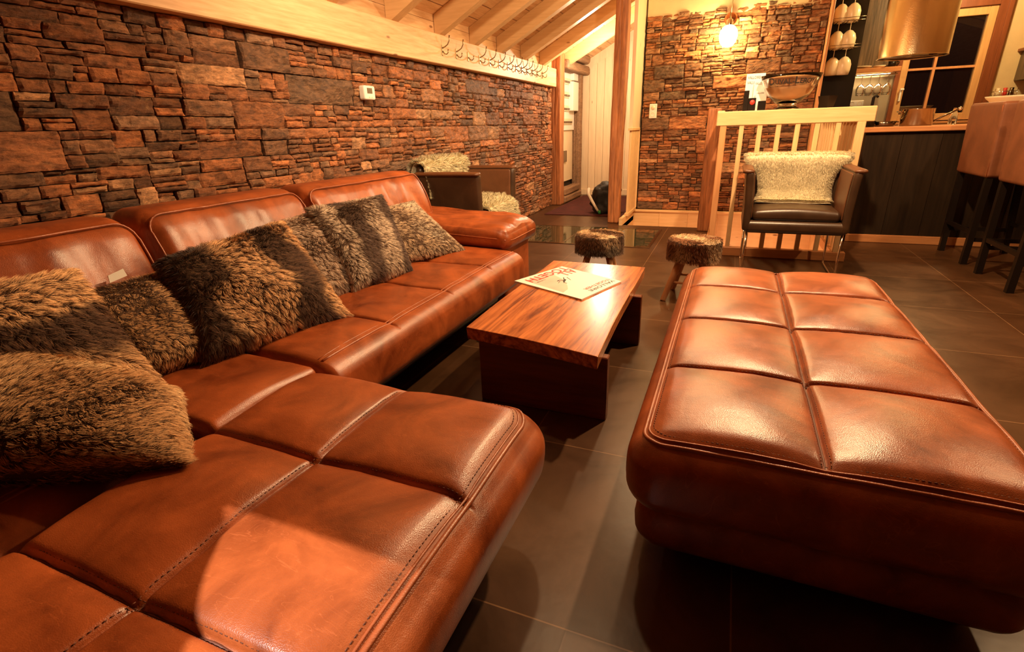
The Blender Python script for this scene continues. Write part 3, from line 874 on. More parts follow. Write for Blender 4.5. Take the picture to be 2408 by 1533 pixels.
# seat modules
def seat(xa, xb, ya, yb, xs, ys, z0=.20, z1=.418, r=(.075, .05, .075), H=.022):
    ss = rblock((xa, ya, z0), (xb, yb, z1), r, .028, {0: xs[1:-1], 1: ys[1:-1]}, puff([xa+.01]+list(xs[1:-1])+[xb-.02], [ya]+list(ys[1:-1])+[yb], H, .017, ztop=z1))
    return ss
def front_bulge(xb, amt=.03, zc=.30, zh=.12):
    def sh(P):
        P = P.copy(); k = np.clip(1-((P[:, 2]-zc)/zh)**2, 0, 1)*np.clip((P[:, 0]-(xb-.06))/.06, 0, 1)
        P[:, 0] += amt*k; return P
    return sh
ysf = [1.20, 1.63, 2.10, 2.576, 3.02]
xsf = [-2.05, -1.69, -1.245]
ss = rblock((-2.05, 1.195, .20), (-1.18, 3.02, .418), (.075, .04, .07), .026, {1: ysf[1:-1]},
            puff([-2.05, -1.25], ysf, .030, .016, ztop=.418, edge=.42), front_bulge(-1.18, .012))
s1 = ss.build('seat_cushion', M['leather'], sofa)
p = MB(); pts = [(-1.247, y, .4205 + .006*abs(math.sin(PI*(y-1.2)/.46))) for y in np.linspace(1.23, 2.99, 50)]
piping(p, snap(ss, pts), .0055); piping(p, snap(ss, [(x-.018, y, z) for x, y, z in pts]), .0032)
p.build('piping', M['piping'], s1)
for y in ysf[1:-1]: MB().tube(snap(ss, [(x, y, .4) for x in np.linspace(-2.0, -1.26, 50)], .0005), .0028, 6).build('seam_thread', M['thread'], s1)
ss = rblock((-2.05, .785, .20), (-1.235, 1.193, .418), (.03, .02, .03), .026, {0: [-1.69]},
            puff([-2.05, -1.69, -1.235], [.785, 1.193], .024, .017, ztop=.418))
ss.build('seat_cushion', M['leather'], sofa)
ss = rblock((-2.05, -1.0, .20), (-1.27, .778, .418), (.16, .03, .12), .03, {1: [-.1, .36]},
            puff([-2.05, -1.40], [-1.0, -.45, -.1, .36, .778], .018, .015, ztop=.418), front_bulge(-1.27, .012, .28))
s2 = ss.build('seat_cushion', M['leather'], sofa)
p = MB(); pts = [(-1.405, y, .4155) for y in np.linspace(-.9, .74, 40)]
piping(p, snap(ss, pts), .005); piping(p, snap(ss, [(x-.018, y, z) for x, y, z in pts]), .004); p.build('piping', M['piping'], s2)
# back cushions
def wrinkle(seed, ztop, amp=1.0):
    def f(P, Q, N):
        P = P.copy()
        front = np.clip(N[:, 0], 0, 1)*0 + np.isclose(Q[:, 0], Q[:, 0].max())
        g = np.clip(N[:, 0], 0, 1)
        face = np.where(front, np.maximum(g, .0), 0)
        wob = fbm(np.stack([P[:, 1]*5.5+seed, P[:, 2]*1.6+.6*P[:, 1], P[:, 0]*0], 1), 1.4, 3)
        fold = np.abs(vnoise(np.stack([P[:, 1]*9+P[:, 2]*4+seed, P[:, 2]*3, P[:, 0]*0], 1), 1.1))
        P[:, 0] += front*amp*np.clip(N[:, 0], 0, 1)**3*(.018*wob - .014*np.clip(.25-fold, 0, 1)*4*np.clip((ztop-P[:, 2])/.3, 0, 1))
        k = np.clip((P[:, 2]-.42)/(ztop-.42), 0, 1)
        P[:, 0] += front*.035*np.sin(PI*np.clip(k, 0, 1))
        return P
    return f
def lean(P):
    P = P.copy(); P[:, 0] -= (P[:, 2]-.40)*.30; return P
for i, (ya, yb, zt) in enumerate(((-.95, -.02, .90), (.0, 1.255, .895), (1.275, 2.125, .905), (2.145, 3.275, .905))):
    b = rblock((-2.20, ya, .42), (-1.94, yb, zt), (.085, .075, .085), .022, None, wrinkle(i*7.3+1, zt), lean)
    c = b.build('back_cushion', M['leather'], sofa)
    p = MB()
    def edge(y, z, dx=.0): return (-1.955-(z-.40)*.30+dx, y, z)
    path = [edge(ya+.018, z) for z in np.linspace(.5, zt-.09, 12)] + \
           [edge(ya+.018+.065*(1-math.cos(a)), zt-.09+.068*math.sin(a), -.02*math.sin(a)) for a in np.linspace(.15, PI/2, 6)] + \
           [edge(y, zt-.022, -.02) for y in np.linspace(ya+.10, yb-.10, 24)] + \
           [edge(yb-.018-.065*(1-math.cos(a)), zt-.09+.068*math.sin(a), -.02*math.sin(a)) for a in np.linspace(PI/2, .15, 6)] + \
           [edge(yb-.018, z) for z in np.linspace(zt-.09, .5, 12)]
    VV = np.concatenate(b.V); VV = VV[VV[:, 0] > -2.25]; sp_ = []
    for q in path:
        dd = (VV[:, 1]-q[1])**2+(VV[:, 2]-q[2])**2; kk = np.argsort(dd)[:10]; sp_.append((VV[kk, 0].max()+.0005, q[1], q[2]))
    sx = np.array([q[0] for q in sp_]); sx[1:-1] = (sx[:-2]+2*sx[1:-1]+sx[2:])/4
    p.tube([(sx[k], q[1], q[2]) for k, q in enumerate(sp_)], .0045, 6); p.build('piping', M['piping'], c)
# arm at the far end
m = rblock((-2.30, 3.06, .05), (-1.325, 3.50, .46), (.03, .03, .03), .05)
def armfold(P, Q, N):
    P = P.copy(); top = np.isclose(Q[:, 2], Q[:, 2].max())
    P[:, 2] += top*(.012*fbm(P*np.array([2, 6, 1]), 3, 3) + .012*np.sin(PI*np.clip((P[:, 1]-2.97)/.55, 0, 1)))
    return P
def armslope(P):
    P = P.copy(); P[:, 2] += np.clip((-1.30-P[:, 0])/.85, 0, 1)*.045 - np.clip((P[:, 0]+1.38)/.1, 0, 1)*.02*(P[:, 2] > .48)
    return P
arm = m.build('arm', M['leather'], sofa)
m = rblock((-2.22, 2.975, .405), (-1.27, 3.555, .57), (.07, .075, .07), .025, None, armfold, armslope)
pad = m.build('arm_pad', M['leather'], arm)
m = MB()
def pz(x): return .493 + np.clip((-1.30-x)/.85, 0, 1)*.045
m.tube([(x, 2.975, pz(x)) for x in np.linspace(-2.1, -1.36, 16)] + [(-1.30, 2.99, .487), (-1.274, 3.03, .482)] + [(-1.270, y, .480) for y in np.linspace(3.08, 3.45, 9)] + [(-1.29, 3.53, .485)], .004, 6)
m.build('arm_piping', M['piping'], arm)
for x, y in ((-1.42, 3.42), (-1.42, .9), (-2.4, 3.4), (-2.4, -.8), (-1.42, -.8)):
    m = MB(); m.lathe([(.022, 0), (.026, .06)], 16, (x, y, 0), cap0=True); m.build('foot', M['darksteel'], sofa)

# ---- chaise
ch = thing('chaise', 'long quilted cognac leather chaise section in the near left foreground', 'chaise', (-.8, .5, 0))
cx = [-1.245, -.845, -.43]; cy = [-1.32, -.91, -.50, -.09, .332, .757, 1.165]
def side_bulge(x1, y1, y0, x0=None, amt=.05, zc=.27, zh=.15):
    def sh(P):
        P = P.copy(); k = np.clip(1-((P[:, 2]-zc)/zh)**2, 0, 1)
        P[:, 0] += amt*k*np.clip((P[:, 0]-(x1-.07))/.07, 0, 1)
        P[:, 1] += amt*.6*k*np.clip((P[:, 1]-(y1-.07))/.07, 0, 1)
        if y0 is not None: P[:, 1] -= amt*.8*k*np.clip(((y0+.07)-P[:, 1])/.07, 0, 1)
        if x0 is not None: P[:, 0] -= amt*.8*k*np.clip(((x0+.07)-P[:, 0])/.07, 0, 1)
        return P
    return sh
ss = rblock((-1.245, -1.36, .175), (-.410, 1.19, .425), (.085, .10, .09), .022, {0: [cx[1]], 1: cy[1:-1]},
            puff([cx[0], cx[1], -.405], [-1.32]+cy[1:-1]+[1.17], .036, .016, .003, .425, .42), side_bulge(-.410, 1.19, -1.36, None, .026, .33, .12))
c1 = ss.build('seat_cushion', M['leather'], ch)
m = MB()
def edgepath(o, z, r=.09):
    x1, y1 = -.437-o, 1.155-o
    return [(x, y1, z-.003) for x in np.linspace(-.60, x1-r, 6)][2:] + [(x1-r+r*math.sin(a), y1-r+r*math.cos(a), z) for a in np.linspace(.1, PI/2-.1, 9)] + [(x1, y, z+.0) for y in np.linspace(y1-r, -1.2, 70)]
m.tube(snap(ss, edgepath(0, .4)), .0058, 8); m.tube(snap(ss, edgepath(.010, .4)), .0032, 6)
m.build('piping', M['piping'], c1)
m = MB()
for x in (cx[1],):
    for s in (-.010, .010): stitch(m, snap(ss, [(x+s, y, .4) for y in np.linspace(-1.3, 1.12, 140)], .0008), np.zeros(3))
for y in cy[1:-1]:
    for s in (-.010, .010): stitch(m, snap(ss, [(x, y+s, .4) for x in np.linspace(-1.15, -.455, 50)], .0008), np.zeros(3))
for x in (cx[1],): m.tube(snap(ss, [(x, y, .4) for y in np.linspace(-1.3, 1.15, 140)], .0005), .0028, 6)
for y in cy[1:-1]: m.tube(snap(ss, [(x, y, .4) for x in np.linspace(-1.22, -.44, 60)], .0005), .0028, 6)
stitch(m, snap(ss, edgepath(.019, .4), .001), np.zeros(3))
m.build('seam_thread', M['thread'], c1)
m = rblock((-1.20, -1.30, .045), (-.52, 1.06, .185), (.03, .03, .03), .08); m.build('base', M['dark_leather'], ch)
for x, y in ((-.54, .93), (-.54, -1.1), (-1.1, .93)):
    m = MB(); m.lathe([(.022, 0), (.026, .055)], 16, (x, y, 0), cap0=True); m.build('foot', M['darksteel'], ch)

# ---- big ottoman
ot = thing('ottoman', 'large quilted cognac leather ottoman standing free on the right of the coffee table', 'ottoman', (.29, 1.95, 0))
ox = [-.12, .272, .672]; oy = [1.125, 1.555, 2.02, 2.475, 2.86]
ss = rblock((-.160, 1.085, .195), (.73, 2.90, .425), (.085, .085, .075), .022, {0: [ox[1]], 1: oy[1:-1]},
            puff([-.135, ox[1], .70], [1.115]+oy[1:-1]+[2.87], .036, .016, .003, .425, .42), side_bulge(.73, 2.90, 1.085, -.160, .018, .31, .12))
c1 = ss.build('seat_cushion', M['leather'], ot)
m = MB()
m.tube(snap(ss, rrect(-.132, .698, 1.118, 2.865, .4195, .055)), .0055, 8, True); m.tube(snap(ss, rrect(-.122, .688, 1.128, 2.855, .4225, .05)), .0032, 6, True)
m.build('piping', M['piping'], c1)
m = MB()
for s in (-.010, .010): stitch(m, snap(ss, [(ox[1]+s, y, .4) for y in np.linspace(1.13, 2.85, 120)], .0008), np.zeros(3))
m.tube(snap(ss, [(ox[1], y, .4) for y in np.linspace(1.12, 2.86, 120)], .0005), .0028, 6)
for y in oy[1:-1]: m.tube(snap(ss, [(x, y, .4) for x in np.linspace(-.125, .69, 60)], .0005), .0028, 6)
for y in oy[1:-1]:
    for s in (-.010, .010): stitch(m, snap(ss, [(x, y+s, .4) for x in np.linspace(-.10, .66, 50)], .0008), np.zeros(3))
stitch(m, snap(ss, rrect(-.112, .678, 1.138, 2.846, .4265, .045), .0008), np.zeros(3))
m.build('seam_thread', M['thread'], c1)
ss = rblock((-.13, 1.13, .055), (.70, 2.87, .235), (.06, .06, .06), .04, None, None, side_bulge(.70, 2.87, 1.13, -.13, .02, .14, .09))
ss.build('base', M['leather'], ot)
for x, y in ((-.02, 1.25), (.62, 1.25), (-.02, 2.75), (.62, 2.75)):
    m = MB(); m.lathe([(.024, 0), (.028, .065)], 16, (x, y, 0), cap0=True); m.build('foot', M['darksteel'], ot)

# ================================================================== COFFEE TABLE
ta = thing('coffee_table', 'low reddish solid wood coffee table with slab ends between sofa and ottoman', 'coffee table', (-.7, 2.4, 0))
m = MB()
nu, nv = 14, 30
def toppt(u, v, z):
    n0 = np.array([-1.006, 1.848]); n1 = np.array([-.386, 1.722]); f0 = np.array([-1.016, 3.112]); f1 = np.array([-.424, 3.093])
    p = (1-v)*((1-u)*n0+u*n1) + v*((1-u)*f0+u*f1)
    p[1] -= .018*math.sin(PI*u)*(1-v)*-.6
    p[0] += .006*math.sin(5*v+u*3)*(2*u-1)
    return (p[0], p[1], z)
U = np.linspace(0, 1, nu+1); Vv = np.linspace(0, 1, nv+1)
def grid(z, inset=0):
    return [toppt(inset+(1-2*inset)*u, inset*.5+(1-inset)*v, z) for u in U for v in Vv]
G = grid(.345) + grid(.288, .004)
N1 = (nu+1)*(nv+1); idx = lambda i, j, k=0: k*N1+i*(nv+1)+j
F = [(idx(i, j), idx(i+1, j), idx(i+1, j+1), idx(i, j+1)) for i in range(nu) for j in range(nv)]
F += [(idx(i, j, 1), idx(i, j+1, 1), idx(i+1, j+1, 1), idx(i+1, j, 1)) for i in range(nu) for j in range(nv)]
for i in range(nu): F += [(idx(i, 0), idx(i, 0, 1), idx(i+1, 0, 1), idx(i+1, 0)), (idx(i, nv), idx(i+1, nv), idx(i+1, nv, 1), idx(i, nv, 1))]
for j in range(nv): F += [(idx(0, j), idx(0, j+1), idx(0, j+1, 1), idx(0, j, 1)), (idx(nu, j), idx(nu, j, 1), idx(nu, j+1, 1), idx(nu, j+1))]
m.add(G, F); o = m.build('tabletop', M['table'], ta)
bm_ = o.modifiers.new('bevel', 'BEVEL'); bm_.width = .003; bm_.segments = 2; bm_.limit_method = 'ANGLE'
for ya, yb in ((1.84, 1.885), (2.675, 2.72)):
    m = MB(); m.box((-.945, ya, 0), (-.372, yb, .288), .004); m.build('leg', M['tableside'], ta)

# magazine on it
A = np.array([-1.069, 2.568, 0]); B = np.array([-.904, 2.955, 0]); C_ = np.array([-.493, 2.725, 0]); D_ = np.array([-.618, 2.354, 0])
mg = thing('magazine', 'large white magazine with red lettering and a skier on the wooden coffee table', 'magazine', (-.77, 2.65, .3455))
m = MB()
z0, z1 = .3455, .3525
for k, (za, zb) in enumerate(((z0, z0+.0025), (z0+.003, z0+.0055), (z0+.006, z1))):
    e = .0015*k
    q = [A+[e, 0, 0], B+[0, -e, 0], C_, D_]
    m.add([tuple(p[:2])+(za,) for p in q]+[tuple(p[:2])+(zb,) for p in q], [(0, 1, 2, 3), (7, 6, 5, 4), (0, 4, 5, 1), (1, 5, 6, 2), (2, 6, 7, 3), (3, 7, 4, 0)])
cov = m.build('cover', M['paper'], mg)
dx = (D_-C_)/np.linalg.norm(D_-C_); Wd = np.linalg.norm(D_-C_); dn = (B-C_)/np.linalg.norm(B-C_); Hd = np.linalg.norm(B-C_)
def mp(s, t, z=z1+.0006): return C_*1.0 + dx*Wd*s + dn*Hd*t + np.array([0, 0, z])
m = MB()
put_text(m, 'VALLOIRE', mp(.05, .115), dx, -dn, Wd*.62, .026, 0)
put_text(m, 'TOGETHER', mp(.05, .195), dx, -dn, Wd*.62, .026, 1)
put_text(m, 'ALL', mp(.04, .83), dx, -dn, Wd*.34, .075, 1)
put_text(m, 'TOGETH', mp(.04, .985), dx, -dn, Wd*.92, .072, 1)
put_text(m, "L'HIVER", mp(.72, .80), dx, -dn, Wd*.2, .012, 0)
m.build('lettering', [M['ink'], M['red']], mg)
m = MB()
mt = [mp(s, t, z1+.0003) for s, t in ((.42, .93), (.52, .62), (.62, .50), (.70, .42), (.82, .33), (.97, .30), (.97, .52), (.97, .95), (.7, .96))]
m.add(mt, [list(range(len(mt)))]); m.build('mountain_print', M['pink'], mg)
m = MB()
for pts, r in (([(.50, .60), (.55, .57), (.60, .55)], .008), ([(.45, .66), (.52, .60)], .003), ([(.58, .56), (.64, .52), (.62, .48)], .004), ([(.62, .60), (.72, .56)], .002), ([(.56, .58), (.60, .63), (.66, .62)], .005), ([(.41, .63), (.47, .52)], .002)):
    for a_, b_ in zip(pts[:-1], pts[1:]):
        pa, pb = mp(*a_, z1+.0008), mp(*b_, z1+.0008); d = pb-pa; nrm = np.array([-d[1], d[0], 0]); nrm /= np.linalg.norm(nrm)
        m.add([pa-nrm*r, pb-nrm*r*.7, pb+nrm*r*.7, pa+nrm*r], [(0, 1, 2, 3)])
m.build('skier_print', M['ink'], mg)

# ================================================================== FUR PILLOWS
rsp = np.random.RandomState(21)
def pillow(name, corners, T, label, colf, n=26000, length=.032, width=.0007, comb=None, sag=.05, seed=0, clump=.42, stand=.35, lift=(0, 0, 0)):
    """corners: bottom-left, bottom-right, top-right, top-left (seen from the front); T = half thickness"""
    rs = np.random.RandomState(100+seed)
    c = [np.array(k, float) for k in corners]
    U1 = c[1]-c[0]; V1 = c[3]-c[0]; nr = np.cross(U1, V1); nr /= np.linalg.norm(nr)
    cen = sum(c)/4
    def pos(u, v, s):
        e = sag
        uu = u + (.5-u)*e*4*(v*(1-v)); vv = v + (.5-v)*e*4*(u*(1-u))
        p = ((1-uu)*(1-vv))[..., None]*c[0]+(uu*(1-vv))[..., None]*c[1]+(uu*vv)[..., None]*c[2]+((1-uu)*vv)[..., None]*c[3]
        t = T*np.sqrt(np.clip((1-np.abs(2*u-1)**2.6)*(1-np.abs(2*v-1)**2.6), 0, 1))
        t = t*(1+.12*vnoise(np.stack([u*3+seed, v*3, u*0], -1), 1.3))
        return p + nr*(s*t)[..., None] + .3*np.array(lift)*(t/T)[..., None]
    g = np.linspace(0, 1, 25)**1.0; g = .5-.5*np.cos(PI*g); uu, vv = np.meshgrid(g, g, indexing='ij')
    mb = MB()
    for s in (1, -1):
        P = pos(uu, vv, np.full_like(uu, s)).reshape(-1, 3); k = len(g)
        F = [(i*k+j, (i+1)*k+j, (i+1)*k+j+1, i*k+j+1) for i in range(k-1) for j in range(k-1)]
        if s < 0: F = [f[::-1] for f in F]
        mb.add(P, F, True)
    root = thing(name, label, 'cushion', tuple(cen-[0, 0, 0]), 'fur cushions on the leather sofa')
    mb.build('cushion_body', M['hide'], root)
    u = rs.rand(n); v = rs.rand(n); s = np.where(rs.rand(n) < .68, 1.0, -1.0)
    # extra density on the rim
    k = int(n*.18); edge = rs.randint(0, 4, k); r1 = rs.rand(k)**1.0; ep = rs.rand(k)*.04
    u[:k] = np.where(edge == 0, ep, np.where(edge == 1, 1-ep, r1)); v[:k] = np.where(edge == 2, ep, np.where(edge == 3, 1-ep, r1))
    P = pos(u, v, s); h = 1e-3
    Pu = pos(np.clip(u+h, 0, 1), v, s)-pos(np.clip(u-h, 0, 1), v, s); Pv = pos(u, np.clip(v+h, 0, 1), s)-pos(u, np.clip(v-h, 0, 1), s)
    N = np.cross(Pu, Pv)*s[:, None]; N /= np.linalg.norm(N, axis=1)[:, None]+1e-12
    out = (P-cen); out /= np.linalg.norm(out, axis=1)[:, None]
    rim = np.clip(1-np.minimum(np.minimum(u, 1-u), np.minimum(v, 1-v))/.08, 0, 1)
    N = N*(1-.5*rim[:, None])+out*.8*rim[:, None]; N /= np.linalg.norm(N, axis=1)[:, None]
    cb = np.array(comb if comb is not None else (0, 0, -1.0)); cb = np.tile(cb, (n, 1)) + .7*np.stack([vnoise(P, 9), vnoise(P+5, 9), vnoise(P+11, 9)], 1) + out*.6*rim[:, None]
    ct, cr = colf(u, v, P, rs, s)
    V, cc = strands(P-N*.003, N, length, width, cb, ct, cr, rs, clump, nclump=int(n/45), stand=stand)
    strand_obj('fur', V, cc, M['fur'], root)
    return root
DK = np.array([.060, .026, .013]); BR = np.array([.40, .19, .08]); TN = np.array([1.0, .60, .30]); CR = np.array([.78, .62, .44]); GY = np.array([.20, .17, .16])
def mixc(a, b, t): return a*(1-t)[:, None]+b*t[:, None]
def sstep(x, a, b): t = np.clip((x-a)/(b-a), 0, 1); return t*t*(3-2*t)
def stripes(freq, ph, dark=.5, ax=0, lightc=TN, darkc=DK, wob=.10, midc=BR):
    def f(u, v, P, rs, s):
        q = (u if ax == 0 else v) + wob*fbm(P, 5, 2)
        w = .5+.5*np.sin(2*PI*(q*freq+ph)); w = sstep(w + .22*vnoise(P, 22), .22, .66)
        tip = mixc(np.tile(darkc*1.6, (len(u), 1)), np.tile(lightc, (len(u), 1)), w)
        tip *= (.85+.5*rs.rand(len(u)))[:, None]
        m_ = rs.rand(len(u)) < .15; tip[m_] = midc*.7
        root = mixc(np.tile(darkc, (len(u), 1)), np.tile(midc*.8, (len(u), 1)), w)
        return tip, root
    return f
def mottled(lightc, midc, amt=.5, f0=6):
    def f(u, v, P, rs, s):
        w = sstep(fbm(P, f0, 3), -.6, .6)
        tip = mixc(np.tile(midc, (len(u), 1)), np.tile(lightc, (len(u), 1)), w)*(.8+.5*rs.rand(len(u)))[:, None]
        m_ = rs.rand(len(u)) < .15; tip[m_] = midc*.45
        return tip, np.tile(midc*.45, (len(u), 1))
    return f
# G: light cushion behind at the arm end
pillow('fur_cushion', [(-1.78, 2.25, .45), (-1.50, 2.84, .44), (-1.96, 2.98, .73), (-2.06, 2.20, .72)], .055,
       'pale cream fur cushion, last in the row, against the far sofa arm', mottled(np.array([1.0, .88, .68]), np.array([.85, .60, .38])), 26000, .026, seed=1, comb=(.2, .3, -1))
# F: standing striped
pillow('fur_cushion', [(-1.62, 1.86, .44), (-1.56, 2.30, .44), (-1.90, 2.56, .82), (-1.92, 1.96, .82)], .07,
       'upright fur cushion with grey, dark and cream vertical stripes, second from far arm', stripes(1.75, .05, ax=0, lightc=np.array([.92, .74, .56]), darkc=np.array([.075, .045, .035]), midc=np.array([.36, .22, .14])), 34000, .028, seed=2, comb=(.1, .1, -1))
# E: dark one behind
pillow('fur_cushion', [(-1.66, 1.55, .44), (-1.64, 1.92, .44), (-1.99, 2.06, .79), (-1.98, 1.62, .76)], .07,
       'dark brown and grey fur cushion squeezed between two striped ones', stripes(1.4, .35, ax=0, lightc=np.array([.78, .60, .46]), darkc=np.array([.06, .036, .028])), 26000, .030, seed=3, comb=(.1, .2, -1))
# D: big dark striped in the middle
pillow('fur_cushion', [(-1.57, 1.03, .445), (-1.43, 1.60, .445), (-1.86, 1.74, .80), (-1.90, 1.17, .74)], .085,
       'biggest dark brown fur cushion with broad tan stripes, in the middle of the row', stripes(1.55, .62, ax=0, lightc=TN*1.05, wob=.14), 44000, .036, seed=4, comb=(.1, .1, -1), clump=.5)
# C: plain brown
pcx = pillow('fur_cushion', [(-1.66, .90, .445), (-1.58, 1.12, .445), (-1.96, 1.30, .69), (-1.99, .88, .68)], .07,
       'plain tan-brown short fur cushion with a white care tag on top', mottled(np.array([1.0, .60, .29]), np.array([.58, .30, .12]), f0=8), 24000, .022, seed=5, comb=(.1, .0, -1))
m = MB(); tq = [(-1.945, 1.03, .70), (-1.935, 1.085, .712), (-1.955, 1.09, .735), (-1.962, 1.04, .722)]
m.add([(a+.0, b, c) for a, b, c in tq]+[(a+.003, b, c+.001) for a, b, c in tq], [(0, 1, 2, 3), (7, 6, 5, 4), (0, 4, 5, 1), (1, 5, 6, 2), (2, 6, 7, 3), (3, 7, 4, 0)])
m.build('care_tag', M['white'], pcx, 'white care tag')
# B: dark at the left
pillow('fur_cushion', [(-1.74, .46, .45), (-1.60, .90, .445), (-1.90, .92, .78), (-2.02, .40, .78)], .085,
       'shaggy dark brown fur cushion leaning on the nearest back cushion', stripes(1.3, .1, ax=1, lightc=np.array([1.0, .60, .29]), wob=.2), 40000, .040, seed=6, comb=(.1, .25, -1), clump=.55)
# A: lying near left
pillow('fur_cushion', [(-1.74, .27, .475), (-1.055, .595, .475), (-1.36, .80, .505), (-2.02, .62, .60)], .105,
       'tan fur cushion lying flat on the seat, nearest to the camera', mottled(np.array([1.0, .68, .36]), np.array([.66, .35, .15]), f0=5), 60000, .028, seed=7, comb=(.6, .5, -.2), sag=-.03, clump=.42, stand=.25)
# ================================================================== ARMCHAIRS
def make_chair(label, group):
    t = thing('club_armchair', label, 'armchair', (0, 0, 0), group)
    mb = MB()
    def flare(P):
        P = P.copy(); k = np.clip((P[:, 2]-.40)/.42, 0, 1)**2; P[:, 0] *= 1+.06*k; return P
    rblock((-.355, -.30, .345), (.355, .31, .44), (.05, .035, .04), .05, None, None, None, mb)
    o1 = mb.build('shell', M['dark_leather'], t, world=False)
    for s in (-1, 1):
        mb = MB()
        a, b = (-.36, -.305) if s < 0 else (.305, .36)
        rblock((a, -.305, .36), (b, .31, .805), (.026, .03, .02), .05, None, None, flare, mb)
        ar = mb.build('arm', M['dark_leather'], t, world=False)
        mb = MB()
        rblock((s*.352-.042+s*.008, -.31, .785), (s*.352+.042+s*.008, .30, .822), (.04, .03, .018), .04, None, None, None, mb)
        mb.build('arm_cap', M['brown_leather'], ar, world=False)
        mb = MB()
        a, b = (-.306, -.297) if s < 0 else (.297, .306)
        mb2 = MB(); rblock((a, -.27, .45), (b, .20, .79), (.004, .02, .02), .06, None, None, flare, mb2)
        mb2.build('arm_lining', M['brown_leather'], ar, world=False)
    mb = MB(); rblock((-.35, .235, .36), (.35, .31, .862), (.04, .035, .035), .05, None, None, None, mb)
    mb.build('backrest', M['dark_leather'], t, world=False)
    def bl(P, Q, N):
        P = P.copy(); P[:, 2] += np.where(Q[:, 2] > .48, .018*np.cos(PI*P[:, 0]/.62)*np.clip(N[:, 2], 0, 1), 0); return P
    mb = rblock((-.297, -.275, .435), (.297, .235, .515), (.035, .035, .036), .03, None, bl)
    c = mb.build('seat_cushion', M['dark_leather'], t, world=False)
    mb = MB()
    for s in (-1, 1):
        x = s*.325
        mb.tube([(x, -.27, .36), (x, -.27, .03), (x, -.262, .014), (x, -.245, .008), (x, .27, .008), (x, .29, .014), (x, .295, .03), (x, .28, .36)], .0085, 8)
    mb.tube([(-.325, .10, .35), (.325, .10, .35)], .008, 8)
    mb.build('sled_frame', M['chrome'], t, world=False)
    return t
chair = make_chair('dark leather club armchair on chrome sled legs in front of the stair railing', 'dark club armchairs')
c2 = dup(chair, (-2.165, 4.20, 0), PI/2, 'dark leather club armchair with its back to the stone wall behind the sofa arm', 'dark club armchairs')
c2.scale = (1.08, 1, 1.03)
chair.location = (.488, 4.64, 0)

